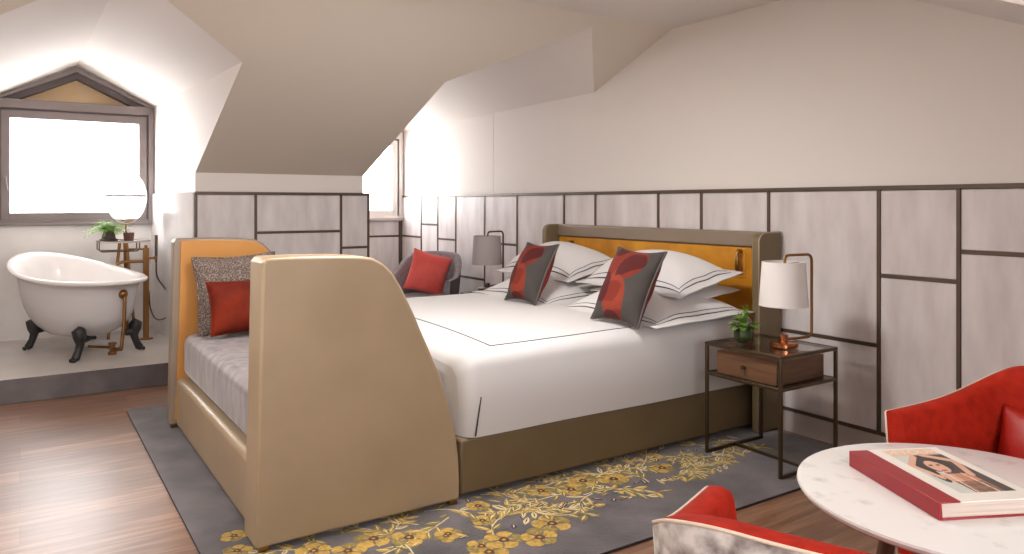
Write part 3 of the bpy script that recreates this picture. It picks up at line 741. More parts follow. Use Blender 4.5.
def lamp(loc, rz, label, shade_m, metal, stem_m=None):
    t = thing('table_lamp', label, 'lamp', loc, rz, 'bedside lamps')
    # local +x : direction from base to post
    b = MB(); b.lathe([(0.0, 0), (0.066, 0), (0.07, 0.004), (0.07, 0.022), (0.066, 0.026), (0.03, 0.028), (0.022, 0.03), (0.022, 0.058), (0.018, 0.062), (0.0, 0.062)], n=40)
    b.build('base', metal, t, world=False, autosmooth=40)
    pts = [(0.02, 0, 0.036), (0.15, 0, 0.036)] + [(0.19 + 0.03 * math.cos(R_(a)) - 0.03 + 0.0, 0, 0.066 + 0.03 * math.sin(R_(a))) for a in (-80, -60, -40, -20, 0)]
    xr_ = pts[-1][0]; ht = 0.455
    pts += [(xr_, 0, ht - 0.03)] + [(xr_ - 0.03 + 0.03 * math.cos(R_(a)), 0, ht - 0.03 + 0.03 * math.sin(R_(a))) for a in (20, 40, 60, 80, 90)]
    pts += [(0.03, 0, ht)] + [(0.03 - 0.022 * math.sin(R_(a)), 0, ht - 0.022 + 0.022 * math.cos(R_(a))) for a in (30, 60, 90)] + [(0.008, 0, ht - 0.06)]
    b = MB(); b.tube(pts, 0.0072, 12); b.build('stem', stem_m or metal, t, world=False, autosmooth=50)
    z0, z1 = 0.205, 0.424
    b = MB(); P = [(0.118, z0), (0.104, z1), (0.102, z1), (0.116, z0)]
    n = 48; vs = []; fs = []
    for r, z in P: vs += [(r * math.cos(2 * PI * j / n), r * math.sin(2 * PI * j / n), z) for j in range(n)]
    for i in range(4):
        for j in range(n): fs.append((i * n + j, i * n + (j + 1) % n, ((i + 1) % 4) * n + (j + 1) % n, ((i + 1) % 4) * n + j))
    b.add(vs, fs); sh = b.build('lamp_shade', shade_m, t, world=False, autosmooth=40)
    b = MB(); b.lathe([(0, 0), (0.02, 0), (0.02, 0.05), (0, 0.05)], (0.0, 0, ht - 0.11), 16)
    for a in range(3): b.tube([(0, 0, z1 - 0.012), (0.103 * math.cos(a * 2.094), 0.103 * math.sin(a * 2.094), z1 - 0.006)], 0.002, 6)
    b.build('bulb_holder', metal, t, world=False, autosmooth=40)
    return t
lamp((-2.385, 3.185, 0.586), math.atan2(0.21, 0.03), 'copper arched table lamp with white shade on the near nightstand', M['shade'], M['copper'], M['agedbrass'])
lamp((-5.235, 3.19, 0.586), math.atan2(0.2, -0.06), 'bronze arched table lamp with backlit shade on the far nightstand', M['shade_backlit'], M['hose']).scale = (1.06, 1.06, 1.06)

# small plant on the near nightstand
def leaf_mb(b, base, d, L, wd, mi=0, droop=0.3, n=4):
    base = Vector(base); d = Vector(d).normalized(); side = d.cross(Vector((0, 0, 1)))
    if side.length < 1e-3: side = Vector((1, 0, 0))
    side.normalize(); up = side.cross(d).normalized(); rows = []
    for i in range(n + 1):
        t = i / n; c = base + d * L * t - Vector((0, 0, 1)) * droop * L * t * t
        ww = wd / 2 * math.sin(PI * min(1, 0.08 + t * 0.92)) ** 0.8
        rows.append([c + side * ww + up * 0.15 * ww, c - up * 0.05 * ww, c - side * ww + up * 0.15 * ww])
    b.grid(rows, mi)
pl1 = thing('potted_plant', 'small leafy green plant in mossy round pot on the near nightstand', 'plant', (-2.575, 3.11, 0.585))
b = MB(); b.lathe([(0.0, 0), (0.024, 0), (0.042, 0.02), (0.047, 0.042), (0.042, 0.068), (0.032, 0.082), (0.027, 0.08), (0.0, 0.074)], n=28); b.build('pot', M['pot_green'], pl1, world=False, autosmooth=60)
b = MB(); rp = random.Random(11)
for i in range(42):
    a = rp.uniform(0, 6.28); el = rp.uniform(0.0, 1.35); d = (math.cos(a) * math.cos(el), math.sin(a) * math.cos(el), math.sin(el))
    L0 = rp.uniform(0.01, 0.05); bs_ = (d[0] * L0, d[1] * L0, 0.078 + abs(d[2]) * L0 * 1.1)
    b.tube([(0, 0, 0.074), bs_], 0.0012, 4); leaf_mb(b, bs_, (d[0], d[1], d[2] * 0.5), rp.uniform(0.04, 0.06), rp.uniform(0.026, 0.038), droop=0.35)
for tip in ((0.02, 0.02, 0.2), (-0.02, 0.03, 0.19), (0.04, 0.0, 0.17)):
    P = [Vector((0, 0, 0.075)).lerp(Vector(tip), k / 5) + Vector((0, 0, 0.01 * math.sin(k))) for k in range(6)]
    b.tube(P, 0.0015, 5)
    for k in range(2, 6):
        for sg in (1, -1): leaf_mb(b, P[k], (sg * 0.8, 0.3 * sg, 0.4), 0.026, 0.014)
b.build('foliage', M['leaf_dark'], pl1, world=False, smooth=True)

# ------------------------------------------------------------------ tub chairs
def dense(P, n):
    # Catmull-Rom through 2D points
    out = []
    for i in range(len(P) - 1):
        p0, p1, p2, p3 = P[max(i - 1, 0)], P[i], P[i + 1], P[min(i + 2, len(P) - 1)]
        for k in range(n):
            t = k / n; q = []
            for c in range(len(p1)):
                a = 2 * p1[c]; b_ = p2[c] - p0[c]; cc = 2 * p0[c] - 5 * p1[c] + 4 * p2[c] - p3[c]; d = -p0[c] + 3 * p1[c] - 3 * p2[c] + p3[c]
                q.append(0.5 * (a + b_ * t + cc * t * t + d * t ** 3))
            out.append(tuple(q))
    out.append(P[-1]); return out
def tub_chair(loc, rz, label, cfg, group=None):
    t = thing('armchair', label, 'armchair', loc, rz, group)
    half = cfg['half']   # (x, y, z_top) from right arm front to centre back
    full = half + [(-x, y, z) for x, y, z in half[::-1][1:]]
    D = dense(full, 6); n = len(D)
    nor = []
    for i in range(n):
        a, c = D[max(i - 1, 0)], D[min(i + 1, n - 1)]; tx, ty = c[0] - a[0], c[1] - a[1]; L = math.hypot(tx, ty); nor.append((-ty / L, tx / L))
    # make normals point inwards
    mid = n // 2
    if nor[mid][1] < 0: nor = [(-a, -c) for a, c in nor]
    zb, th, tap = cfg['zb'], cfg['th'], cfg['taper']
    def off(i, d, z):
        x, y, zt = D[i]; k = 1 - tap * max(0, (zt - z) / (zt - zb))
        return ((x + nor[i][0] * d) * k, (y + nor[i][1] * d) * k + (0.0), z)
    rows = []
    for i in range(n):
        zt = D[i][2]; rows.append([off(i, th * 0.8, zb), off(i, 0.02, zb - 0.0), off(i, 0.0, zb + 0.03), off(i, 0, zb + (zt - zb) * 0.5), off(i, 0, zt - 0.012), off(i, 0.004, zt - 0.004)])
    b = MB(); b.grid(rows)
    b.build('outer_shell', cfg['outer'], t, world=False, autosmooth=60)
    rows = []
    zi = cfg['seat'] - 0.09
    for i in range(n):
        zt = D[i][2]; rows.append([off(i, 0.004, zt - 0.004), off(i, 0.012, zt + 0.001), off(i, th * 0.6, zt + 0.001), off(i, th * 0.9, zt - 0.006), off(i, th, zt - 0.02), off(i, th + 0.01, zt - 0.12), off(i, th + 0.012, (zt + zi) / 2), off(i, th + 0.005, zi)])
    b = MB(); b.grid(rows)
    for i in (0, n - 1):   # close the arm fronts
        zt = D[i][2]
        loop = rows[i] + [off(i, th, zb + 0.02), off(i, 0.01, zb + 0.02), off(i, 0, zb + 0.05), off(i, 0, (zt + zb) / 2), off(i, 0, zt - 0.012)]
        b.add(loop, [list(range(len(loop)))])
    b.build('inner_lining', cfg['inner'], t, world=False, autosmooth=50)
    edge = [off(0, 0, zb + (D[0][2] - zb) * k / 6) for k in range(0, 6)] + [Vector(off(i, 0.002, D[i][2] - 0.004)) for i in range(n)] + [off(n - 1, 0, zb + (D[-1][2] - zb) * k / 6) for k in range(5, -1, -1)]
    b = MB(); b.tube(edge, cfg['pip'], 8); b.build('piping', cfg['piping'], t, world=False, smooth=True)
    # seat cushion: inner outline
    P = [off(i, th + 0.012, cfg['seat']) for i in range(0, n, 3)]
    yf = cfg['front']
    xs = abs(P[0][0])
    outl = [(p[0] * 0.97, p[1]) for p in P if p[1] < yf - 0.03]
    outl = [(xs * 0.93, yf - 0.02), (xs * 0.8, yf)] + [(0, yf + 0.015)] + [(-xs * 0.8, yf), (-xs * 0.93, yf - 0.02)] + outl[::-1]
    # order: front right -> front left -> around the back
    b = MB(); b.prism(outl, 'z', cfg['seat'] - 0.13, cfg['seat'])
    b.build('seat_cushion', cfg['inner'], t, world=False, bevel=0.025, seg=4)
    b = MB(); o2 = [(x * 0.9, y * 0.9) for x, y in outl]; b.prism(o2, 'z', zb - 0.0, cfg['seat'] - 0.131); b.build('seat_base', cfg['outer'], t, world=False, bevel=0.01)
    for sx_ in (1, -1):
        for y in (-0.2, 0.17):
            b = MB(); b.tube([(sx_ * 0.235, y * 1.12, 0.0), (sx_ * 0.19, y, zb + 0.02)], [0.011, 0.018], 12)
            b.build('leg', M['darkwood'], t, world=False, autosmooth=40)
    return t
red_cfg = dict(half=[(0.380, 0.20, 0.678), (0.376, 0.10, 0.684), (0.369, 0.0, 0.694), (0.36, -0.08, 0.71), (0.35, -0.16, 0.733), (0.325, -0.225, 0.762), (0.28, -0.265, 0.788), (0.2, -0.285, 0.802), (0.1, -0.29, 0.802), (0.0, -0.29, 0.802)],
               zb=0.24, th=0.06, taper=0.08, outer=M['shell'], inner=M['red'], piping=M['cream'], pip=0.003, seat=0.42, front=0.25)
fb = math.atan2(0.92, -0.39) - PI / 2
cB = tub_chair((-0.725, 1.236, 0), fb, 'red armchair with grey marbled back, nearest the camera before the marble table', red_cfg, 'red tub armchairs at the marble table')
fa = math.atan2(-0.99, -0.15) - PI / 2
cA = copy_tree(cB, (-0.868, 2.32, 0), fa, 'red armchair behind the marble table, near the grey panelled wall', 'red tub armchairs at the marble table')
b = pillow_mb(0.40, 0.26, 0.13, 26, 26, 0.08, seed=9, wr=0.002)
o = b.build('lumbar_cushion', M['redleather'], smooth=True)
rgt = Vector((-0.99, 0.15, 0)); fwd = Vector((-0.15, -0.99, 0))
place(o, Vector((-0.865, 2.345, 0.555)) + rgt * 0.075 - fwd * 0.13, -rgt, Vector((0, 0, 1)) - fwd * 0.25); tag(o, 'red leather cushion resting inside the armchair behind the table', 'cushion')

grey_cfg = dict(half=[(0.35, 0.26, 0.60), (0.35, 0.14, 0.605), (0.345, 0.02, 0.62), (0.33, -0.1, 0.68), (0.295, -0.2, 0.76), (0.235, -0.27, 0.81), (0.12, -0.31, 0.825), (0.0, -0.32, 0.83)],
                zb=0.22, th=0.05, taper=0.12, outer=M['darkgrey'], inner=M['greyfab'], piping=M['greyfab'], pip=0.005, seat=0.43, front=0.28)
fg = math.atan2(-0.75, 0.66) - PI / 2
gc = Vector((-6.42, 3.22, 0))
gch = tub_chair(gc, fg, 'grey wool tub armchair beside the far window and nightstand', grey_cfg)
b = pillow_mb(0.40, 0.40, 0.14, 26, 26, 0.08, seed=10, wr=0.003)
o = b.build('throw_pillow', M['coral'], smooth=True)
fw = Vector((0.66, -0.75, 0)).normalized(); rt = Vector((fw.y, -fw.x, 0))
place(o, gc + fw * (-0.08) + rt * 0.0 + Vector((0, 0, 0.63)), -rt * 0.72 - fw * 0.6 + Vector((0, 0, -0.28)), Vector((0, 0, 1)) - fw * 0.35 + rt * (-0.42)); tag(o, 'coral red cushion in the grey armchair by the far window', 'cushion')

# ------------------------------------------------------------------ marble table and book
TC = (-0.856, 1.806); TZ = 0.64
tb = thing('coffee_table', 'round white marble table with wooden legs between the red armchairs', 'table', (TC[0], TC[1], 0))
b = MB(); b.lathe([(0.0, TZ - 0.022), (0.352, TZ - 0.022), (0.364, TZ - 0.014), (0.3675, TZ - 0.006), (0.366, TZ - 0.001), (0.362, TZ), (0.0, TZ)], n=96); b.build('tabletop', M['tabletop'], tb, world=False, autosmooth=30)
b = MB(); b.lathe([(0.0, TZ - 0.05), (0.2, TZ - 0.05), (0.21, TZ - 0.023), (0.0, TZ - 0.023)], n=48); b.build('apron', M['darkwood'], tb, world=False, autosmooth=30)
for k in range(3):
    a = R_(95 + 120 * k); b = MB(); b.tube([(0.26 * math.cos(a), 0.26 * math.sin(a), 0), (0.15 * math.cos(a), 0.15 * math.sin(a), TZ - 0.045)], [0.012, 0.02], 14); b.build('leg', M['darkwood'], tb, world=False, autosmooth=40)
# book: spine runs from A to Bp on the table
A = onz(849, 466, TZ); Bp = onz(939, 521, TZ)
ax = (Bp - A); BL = ax.length; ax.normalize(); ay = Vector((-ax.y, ax.x, 0))
if ay.dot(Vector((0.9, 0.5, 0))) < 0: ay = -ay
BWd = 0.235; BT = 0.038
ang = math.atan2(ay.y, ay.x)
# local frame: x across from the spine, y towards the far end (spine direction reversed)
bk = thing('book', 'large hardback photo book with crimson spine lying on the marble table', 'book', (Bp.x, Bp.y, TZ + 0.0005), ang)
ysg = 1 if (Matrix.Rotation(ang, 3, 'Z') @ Vector((0, 1, 0))).dot(A - Bp) > 0 else -1
def by(t): return ysg * t
y0, y1 = sorted((by(0.0), by(BL)))
b = MB(); b.box(0.006, BWd - 0.006, y0 + 0.005, y1 - 0.005, 0.0035, BT - 0.0035); b.build('pages', M['page'], bk, world=False)
b = MB(); b.box(0.0, 0.05, y0, y1, BT - 0.0034, BT); b.box(0.0, 0.007, y0, y1, 0.0, BT - 0.0034); b.box(0.007, BWd, y0, y1, 0.0, 0.0034)
b.build('spine_cover', M['crimson'], bk, world=False, bevel=0.0025, seg=3)
# printed cover: dense grid with the picture as colour
nx_, ny_ = 110, 150
cx0, cx1 = 0.05, BWd
PK, WH, SK, SK2, HR, BKG, PE, GY = srgb(214, 176, 150), srgb(236, 228, 218), srgb(222, 170, 140), srgb(198, 132, 98), srgb(40, 30, 26), srgb(62, 54, 50), srgb(226, 190, 160), srgb(150, 150, 142)
def seg_d(p, a, b_):
    ax_, ay_ = b_[0] - a[0], b_[1] - a[1]; t = max(0, min(1, ((p[0] - a[0]) * ax_ + (p[1] - a[1]) * ay_) / (ax_ * ax_ + ay_ * ay_)))
    return math.hypot(p[0] - a[0] - t * ax_, p[1] - a[1] - t * ay_)
def cover_col(u, v):
    # u 0..1 across from spine, v 0..1 from foot to head
    if not (0.17 < u < 0.88 and 0.12 < v < 0.97): return WH
    c = BKG if u > 0.45 else srgb(204, 206, 198)
    if v > 0.84: c = PE
    e = lambda cu, cv, a, b_: ((u - cu) / a) ** 2 + ((v - cv) / b_) ** 2 < 1
    if e(0.50, 0.66, 0.235, 0.17): c = HR
    if e(0.30, 0.5, 0.07, 0.2): c = HR
    if v < 0.46 and 0.33 + (0.46 - v) * 0.12 < u < 0.73 - 0.0 * v: c = SK if u < 0.5 else SK2
    if v < 0.32 and 0.37 < u < 0.72: c = srgb(150, 106, 80) if (math.sin(u * 60) + math.sin(v * 70)) > 0 else srgb(120, 82, 62)
    if e(0.5, 0.60, 0.115, 0.12): c = SK
    if e(0.45, 0.63, 0.025, 0.014) or e(0.55, 0.63, 0.025, 0.014): c = HR
    if e(0.5, 0.525, 0.04, 0.014): c = srgb(176, 60, 52)
    for a, b_, r in (((0.74, 0.44), (0.86, 0.70), .04), ((0.86, 0.70), (0.58, 0.84), .036), ((0.30, 0.40), (0.2, 0.64), .036), ((0.2, 0.64), (0.44, 0.82), .032)):
        if seg_d((u, v), a, b_) < r: c = SK
    if seg_d((u, v), (0.44, 0.46), (0.40, 0.12)) < .008 or seg_d((u, v), (0.64, 0.46), (0.67, 0.12)) < .008: c = WH
    return c
b = MB(); rows = [[(cx0 + (cx1 - cx0) * i / nx_, by(BL * j / ny_), BT - 0.0002) for j in range(ny_ + 1)] for i in range(nx_ + 1)]
b.grid(rows); 
b.box(cx0, cx1, y0, y1, BT - 0.0034, BT - 0.0006)
cv = b.build('cover_board', M['cover'], bk, world=False, recalc=False, merge=False)
for p in cv.data.polygons: pass
ca = cv.data.color_attributes.new('pattern', 'FLOAT_COLOR', 'POINT')
for i, v in enumerate(cv.data.vertices):
    ca.data[i].color = cover_col((v.co.x - cx0) / (cx1 - cx0), abs(v.co.y) / BL) if v.co.z > BT - 0.0004 else WH
me = cv.data
if me.polygons[0].normal.z < 0:
    bm = bmesh.new(); bm.from_mesh(me); bmesh.ops.reverse_faces(bm, faces=bm.faces[:]); bm.to_mesh(me); bm.free()
def text_mesh(s, size, name, m, parent, mtx):
    cu = bpy.data.curves.new(name, 'FONT'); cu.body = s; cu.size = size; cu.align_x = 'CENTER'; cu.extrude = 0.0001
    tmp = bpy.data.objects.new(name + '_source', cu); COL.objects.link(tmp)
    dg = bpy.context.evaluated_depsgraph_get(); me = bpy.data.meshes.new_from_object(tmp.evaluated_get(dg))
    bpy.data.objects.remove(tmp); bpy.data.curves.remove(cu)
    me.transform(mtx); me.materials.clear(); me.materials.append(m)
    o = bpy.data.objects.new(name, me); COL.objects.link(o); o.parent = parent; return o
text_mesh('DETOUR', 0.036, 'cover_title', M['ink'], bk, Matrix.Translation(((cx0 + cx1) / 2 - 0.0, by(BL * 0.875), BT + 0.0001)) @ Matrix.Rotation(0 if ysg > 0 else PI, 4, 'Z'))

# ------------------------------------------------------------------ bathtub
PZ = 0.162
yaw = 3.575
tub = thing('bathtub', 'white slipper bathtub with black claw feet on the raised bath platform', 'bathtub', (-6.665, 0.369, PZ), yaw)
L, Wd, z0, z1, pw = 1.34, 0.79, 0.722 - PZ, 0.885 - PZ, 2.4
def rimz(u): return z0 + (z1 - z0) * ((u + 1) / 2) ** pw
NT = 72
def ringpt(a, k, dz, zabs=None, sh=0.0):
    u, v = math.cos(a), math.sin(a)
    x = u * L / 2 * k + sh; y = v * Wd / 2 * k * (1.0)
    z = rimz(u) + dz if zabs is None else zabs
    return (x, y, z)
rows = []
bot = 0.155
outer = [(0.96, -0.012), (0.90, -0.022), (0.865, -0.05)]
for j in range(NT):
    a = 2 * PI * j / NT; u = math.cos(a); col_ = []
    zr = rimz(u) - 0.05
    for k, dz in outer: col_.append(ringpt(a, k, dz))
    for t in (0.15, 0.35, 0.55, 0.72, 0.86, 0.95, 1.0):
        z = zr + (bot - zr) * t; kk_ = 0.865 * (1 - 0.14 * t) * math.sqrt(max(0.0, 1 - (max(0, t - 0.35) / 0.65) ** 2.6 * 0.62))
        col_.append(ringpt(a, kk_, 0, z, -0.04 * t * (1 if u > 0 else 0.3)))
    rows.append(col_)
b = MB(); b.grid(rows, wrap_u=True); b.add([r[-1] for r in rows], [list(range(NT))])
b.build('tub_body', M['enamel_grey'], tub, world=False, autosmooth=60)
rows = []
for j in range(NT):
    a = 2 * PI * j / NT; u = math.cos(a); col_ = []
    for k, dz in ((0.96, -0.012), (0.985, -0.008), (1.0, 0.004), (0.995, 0.016), (0.975, 0.022), (0.94, 0.018), (0.90, 0.004), (0.875, -0.02)): col_.append(ringpt(a, k, dz))
    zr = rimz(u) - 0.02; bi = bot + 0.03
    for t in (0.2, 0.4, 0.6, 0.78, 0.9, 1.0):
        z = zr + (bi - zr) * t; kk_ = 0.875 * (1 - 0.16 * t) * math.sqrt(max(0.0, 1 - (max(0, t - 0.35) / 0.65) ** 2.6 * 0.64))
        col_.append(ringpt(a, kk_, 0, z, -0.04 * t * (1 if u > 0 else 0.3)))
    rows.append(col_)
b = MB(); b.grid(rows, wrap_u=True); b.add([r[-1] for r in rows], [list(range(NT))])
b.build('tub_rim', M['enamel'], tub, world=False, autosmooth=60)
inv = WM[tub.name].inverted()
feet_w = [(-6.22, 0.336), (-6.461, 0.773), (-6.929, 0.058), (-7.17, 0.495)]
for fx, fy in feet_w:
    p = inv @ Vector((fx, fy, PZ)); d = Vector((p.x, p.y, 0)); out = Vector((0.25 * (1 if p.x > 0 else -1), 1 if p.y > 0 else -1, 0)).normalized()
    c = Vector((p.x, p.y, 0))
    P = [c + out * 0.018 + Vector((0, 0, 0.018)), c + Vector((0, 0, 0.03)), c - out * 0.022 + Vector((0, 0, 0.075)), c - out * 0.035 + Vector((0, 0, 0.12)), c - out * 0.03 + Vector((0, 0, 0.165)), c - out * 0.025 + Vector((0, 0, 0.205)), c - out * 0.05 + Vector((0, 0, 0.23))]
    b = MB(); b.tube(P, [0.022, 0.029, 0.025, 0.029, 0.042, 0.05, 0.03], 14)
    side = Vector((-out.y, out.x, 0))
    for k in (-1, 0, 1): b.lathe([(0, -0.014), (0.009, -0.011), (0.0125, 0), (0.009, 0.011), (0, 0.014)], c + out * 0.03 + side * 0.015 * k + Vector((0, 0, 0.014)), 12)
    P2 = [c - out * 0.03 + Vector((0, 0, 0.15)), c - out * 0.075 + Vector((0, 0, 0.155)), c - out * 0.12 + Vector((0, 0, 0.15))]
    b.tube(P2, [0.035, 0.03, 0.016], 12)
    b.build('claw_foot', M['iron'], tub, world=False, autosmooth=60)
# overflow and waste pipe on the near end (world px guided)
ow = onz(105, 352, PZ + 0.06)
def wl(p): return tuple(inv @ Vector(p))
# overflow sits on the outer face towards the camera right
oa = R_(184)
def onbody(a, z):
    u = math.cos(a); zr = rimz(u) - 0.05; t = (z - zr) / (bot - zr)
    kk_ = 0.865 * (1 - 0.14 * t) * math.sqrt(max(0.0, 1 - (max(0, t - 0.35) / 0.65) ** 2.6 * 0.62)); return Vector(ringpt(a, kk_, 0, z, -0.04 * t * (1 if u > 0 else 0.3)))
p0 = onbody(oa, 0.475); nrm = Vector((math.cos(oa) * 1.0, math.sin(oa), 0)).normalized()
b = MB(); b.tube([p0 - nrm * 0.012, p0 + nrm * 0.012, p0 + nrm * 0.03], [0.034, 0.034, 0.018], 20)
b.tube([p0 + nrm * 0.018, p0 + nrm * 0.022 + Vector((0, 0, -0.03)), p0 + nrm * 0.03 + Vector((0, 0.01, -0.2)), p0 + nrm * 0.025 + Vector((0, 0.03, -0.395))], 0.0125, 12)
q0 = p0 + nrm * 0.025 + Vector((0, 0.03, -0.395))
b.tube([q0, q0 - nrm * 0.05 + Vector((0, 0, -0.01)), q0 - nrm * 0.14 + Vector((0, 0, 0))], 0.015, 12)
q1 = q0 - nrm * 0.1
b.lathe([(0, -0.055), (0.03, -0.05), (0.03, -0.03), (0.02, -0.025), (0.02, 0.02), (0.028, 0.025), (0.028, 0.04), (0, 0.045)], q1, 16)
b.tube([q1, q1 - nrm * 0.2 + Vector((0, 0.05, 0.0))], 0.011, 10)
b.build('waste_pipe', M['agedbrass'], tub, world=False, autosmooth=50)

# floor standing tub filler
ff = onz(146, 339, PZ)
fa_ = thing('tub_filler', 'floor standing brass tub filler with hand shower beside the bathtub', 'faucet', (ff.x, ff.y, PZ))
b = MB(); b.lathe([(0, 0), (0.055, 0), (0.055, 0.006), (0.045, 0.012), (0, 0.012)], n=28)
b.build('base_plate', M['agedbrass'], fa_, world=False, autosmooth=40)
b = MB(); b.box(-0.021, 0.021, -0.021, 0.021, 0.01, 0.765); b.build('column', M['agedbrass'], fa_, world=False, bevel=0.004)
b = MB(); b.tube([(0, -0.015, 0.655), (0, -0.17, 0.655), (0, -0.205, 0.645), (0, -0.225, 0.615), (0, -0.232, 0.57)], 0.013, 12); b.build('spout', M['agedbrass'], fa_, world=False, autosmooth=50)
b = MB(); b.tube([(0, 0, 0.755), (0, -0.13, 0.76)], 0.007, 10); b.tube([(0, 0, 0.76), (0, 0, 0.79)], 0.012, 10); b.build('lever', M['agedbrass'], fa_, world=False, autosmooth=50)
b = MB(); b.tube([(0, 0, 0.68), (0, 0.085, 0.68)], 0.009, 10); b.lathe([(0, -0.015), (0.015, -0.015), (0.015, 0.015), (0, 0.015)], (0, 0.075, 0.68), 14); b.build('shower_bracket', M['agedbrass'], fa_, world=False, autosmooth=50)
b = MB(); b.tube([(0, 0.078, 0.64), (0, 0.078, 0.70), (0, 0.078, 0.87)], [0.008, 0.012, 0.0125], 12); b.build('hand_shower', M['hose'], fa_, world=False, autosmooth=50)
pts = dense([(0.0, 0.078, 0.64), (0.0, 0.085, 0.52), (0.01, 0.14, 0.42), (0.03, 0.2, 0.33), (0.03, 0.205, 0.25), (0.02, 0.15, 0.17), (0.0, 0.08, 0.16), (0.0, 0.035, 0.25), (0.0, 0.022, 0.4)], 6)
b = MB(); b.tube(pts, 0.006, 8); b.build('shower_hose', M['hose'], fa_, world=False, smooth=True)

# bath side table with tray, mirror and plants
sx0, sy0 = -7.12, 0.735
tr = thing('tray_table', 'brass and wood tripod tray table behind the bathtub', 'side table', (sx0, sy0, PZ))
TT = 0.985 - PZ
b = MB(); b.lathe([(0, TT - 0.012), (0.2, TT - 0.012), (0.205, TT - 0.006), (0.2, TT), (0, TT)], n=48); b.build('tray', M['base'], tr, world=False, autosmooth=40)
b = MB()
b.tube([(0.17 * math.cos(R_(q)), 0.205 * math.sin(R_(q)), TT + 0.0) for q in range(0, 360, 10)], 0.005, 8, closed=True)
ry = [(-0.19, TT), (-0.19, TT - 0.07), (-0.17, TT - 0.085), (0.09, TT - 0.085), (0.11, TT - 0.07), (0.11, TT)]
b.tube([(0.1, y, z) for y, z in ry], 0.005, 8); b.tube([(-0.1, y, z) for y, z in ry], 0.005, 8)
b.build('gallery_rail', M['hose'], tr, world=False, autosmooth=50)
for k in range(3):
    a = R_(40 + 120 * k); b = MB(); b.tube([(0.03 * math.cos(a), 0.03 * math.sin(a), TT - 0.012), (0.12 * math.cos(a), 0.12 * math.sin(a), 0)], 0.0125, 12); b.build('leg', M['agedbrass'], tr, world=False, autosmooth=40)
mr = thing('vanity_mirror', 'round tilting mirror with thin frame standing on the tray table before the window', 'mirror', (sx0 - 0.06, sy0 + 0.025, PZ + TT), R_(-3))
mz = 0.37; rx, rz_ = 0.158, 0.225
b = MB(); E_ = [(0.0, rx * math.cos(2 * PI * i / 64), mz + rz_ * math.sin(2 * PI * i / 64)) for i in range(64)]
b.add([(0.003, y, z) for _, y, z in E_] + [(-0.004, y, z) for _, y, z in E_], [list(range(64)), list(range(64, 128))] + [(i, (i + 1) % 64, 64 + (i + 1) % 64, 64 + i) for i in range(64)])
b.build('mirror_glass', M['mirror'], mr, world=False)
b = MB(); b.tube(E_, 0.0045, 8, closed=True); b.build('mirror_frame', M['steel'], mr, world=False, smooth=True)
b = MB(); b.tube([(-0.012, 0, 0.0), (-0.012, 0, mz)], 0.007, 10); b.lathe([(0, 0), (0.05, 0), (0.05, 0.008), (0, 0.01)], (-0.012, 0, 0), 24); b.build('stand', M['agedbrass'], mr, world=False, autosmooth=40)

fern = thing('potted_fern', 'bushy green fern in dark brown conical pot on the tray table', 'plant', (sx0 + 0.03, sy0 - 0.115, PZ + TT))
b = MB(); b.lathe([(0, 0), (0.062, 0), (0.07, 0.004), (0.068, 0.018), (0.054, 0.022), (0.05, 0.05), (0.038, 0.082), (0.032, 0.1), (0.026, 0.098), (0, 0.09)], n=32); b.build('pot', M['pot'], fern, world=False, autosmooth=40)
b = MB(); rp = random.Random(21)
for i in range(84):
    a = rp.uniform(0, 6.28); Ls = rp.uniform(0.09, 0.2); el = rp.uniform(0.15, 1.2)
    d = Vector((math.cos(a) * math.cos(el), math.sin(a) * math.cos(el), math.sin(el)))
    P = [Vector((0, 0, 0.095)) + d * Ls * t - Vector((0, 0, 1)) * Ls * 0.5 * t * t for t in [k / 6 for k in range(7)]]
    b.tube(P, 0.001, 4)
    for k in range(1, 7):
        tdir = (P[k] - P[k - 1]).normalized(); sd = tdir.cross(Vector((0, 0, 1)))
        if sd.length < 1e-3: continue
        sd.normalize()
        for sg in (1, -1): leaf_mb(b, P[k], tdir * 0.5 + sd * sg, 0.03 * (1.15 - k / 9), 0.013, droop=0.2, n=2)
b.build('foliage', M['leaf'], fern, world=False, smooth=True)
fl = thing('potted_flower', 'small reddish brown pot with white flower at the front of the tray table', 'plant', (sx0 + 0.08, sy0 + 0.03, PZ + TT))
b = MB(); b.lathe([(0, 0), (0.036, 0), (0.043, 0.07), (0.04, 0.07), (0.036, 0.06), (0, 0.06)], n=28); b.build('pot', M['pot_red'], fl, world=False, autosmooth=40)
b = MB()
for k in range(14):
    a = k * 2.4; leaf_mb(b, (0, 0, 0.07 + 0.002 * k), (math.cos(a), math.sin(a), 0.35 + 0.09 * k), 0.03, 0.022, droop=-0.1)
b.tube([(0, 0, 0.058), (0, 0, 0.1)], 0.006, 8)
b.build('flower', M['petal'], fl, world=False, smooth=True)

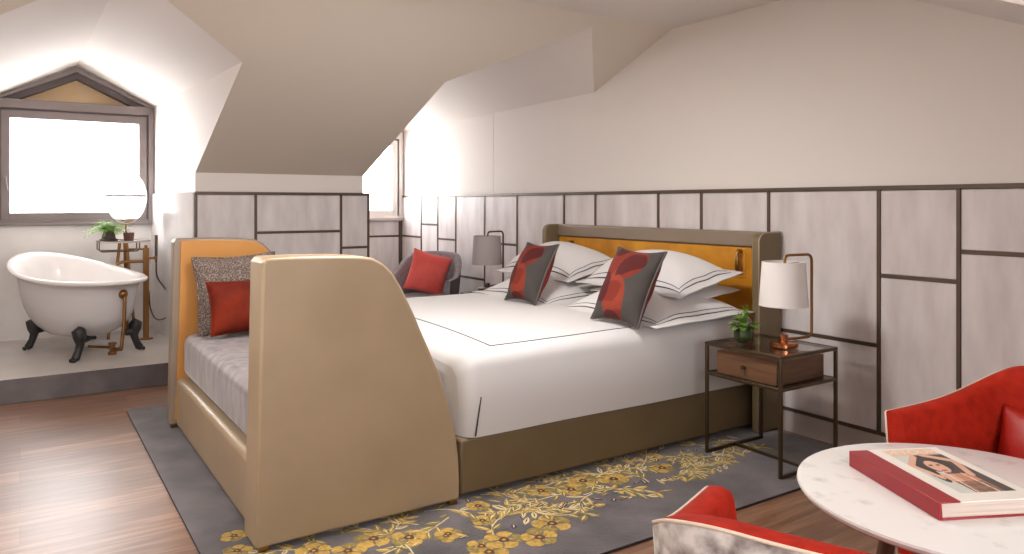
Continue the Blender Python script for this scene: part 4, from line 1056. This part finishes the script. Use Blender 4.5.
# ------------------------------------------------------------------ light
wd = bpy.data.worlds.new('daylight'); S.world = wd; wd.use_nodes = True
nt = wd.node_tree; bg = nt.nodes['Background']
bg.inputs['Color'].default_value = (0.97, 0.98, 1.0, 1); 
tc = nt.nodes.new('ShaderNodeTexCoord'); dt = nt.nodes.new('ShaderNodeVectorMath'); dt.operation = 'DOT_PRODUCT'
dt.inputs[1].default_value = Vector((-0.5, -0.75, 0.02)).normalized()
nt.links.new(tc.outputs['Generated'], dt.inputs[0])
mx_ = nt.nodes.new('ShaderNodeMath'); mx_.operation = 'MAXIMUM'; mx_.inputs[1].default_value = 0.0; nt.links.new(dt.outputs['Value'], mx_.inputs[0])
pw_ = nt.nodes.new('ShaderNodeMath'); pw_.operation = 'POWER'; pw_.inputs[1].default_value = 7.0; nt.links.new(mx_.outputs[0], pw_.inputs[0])
ma_ = nt.nodes.new('ShaderNodeMath'); ma_.operation = 'MULTIPLY_ADD'; ma_.inputs[1].default_value = 8.0; ma_.inputs[2].default_value = 4.0; nt.links.new(pw_.outputs[0], ma_.inputs[0])
nt.links.new(ma_.outputs[0], bg.inputs['Strength'])
def portal(name, loc, rot, sx_, sy_):
    l = bpy.data.lights.new(name, 'AREA'); l.shape = 'RECTANGLE'; l.size = sx_; l.size_y = sy_; l.cycles.is_portal = True
    o = bpy.data.objects.new(name, l); COL.objects.link(o); o.location = loc; o.rotation_euler = rot; return o
portal('daylight_bath', (BX - 0.24, BC, 1.65), (R_(90), 0, R_(-90)), 1.15, 1.1)
portal('daylight_dormer', (DX - 0.24, 3.06, 1.65), (R_(90), 0, R_(-90)), 1.15, 1.1)
portal('daylight_near', (NWX + 0.12, (NW0 + NW1) / 2, (NZ0 + NZ1) / 2), (R_(90), 0, R_(90)), 2.7, 1.25)
def added_fill_light(x, y, z, label, strength):  # glowing disc added out of view to brighten the dark wall
    t = thing('added_fill_light', label, 'fill light', (x, y, z), 0, 'added fill lights')
    b = MB(); b.lathe([(0, 0), (0.26, 0), (0.27, -0.01), (0.27, -0.05), (0.255, -0.05), (0.255, -0.03), (0, -0.03)], n=48); b.build('fitting', M['brass'], t, world=False, autosmooth=40)
    b = MB(); b.lathe([(0, -0.06), (0.2, -0.056), (0.253, -0.04), (0.253, -0.034), (0, -0.034)], n=48); b.build('diffuser', FILL_GLOW, t, world=False, autosmooth=40)
FILL_GLOW = bpy.data.materials.new('fill_light_diffuser'); FILL_GLOW.use_nodes = True
pb = FILL_GLOW.node_tree.nodes['Principled BSDF']; pb.inputs['Emission Color'].default_value = (1, 0.98, 0.95, 1); pb.inputs['Emission Strength'].default_value = 24.0
added_fill_light(-2.85, 1.5, zc - 0.002, 'added round fill light, out of view, above the near side of the bed', 1)
added_fill_light(-3.0, -0.6, zc - 0.002, 'added round fill light, out of view, over the floor by the bath', 1)
S.view_settings.view_transform = 'Standard'; S.view_settings.look = 'None'; S.view_settings.gamma = 1; S.view_settings.use_curve_mapping = False
S.view_settings.exposure = 1.7
S.cycles.use_denoising = True
S.cycles.max_bounces = 12; S.cycles.diffuse_bounces = 8; S.cycles.glossy_bounces = 6; S.cycles.transparent_max_bounces = 12
S.cycles.sample_clamp_indirect = 10
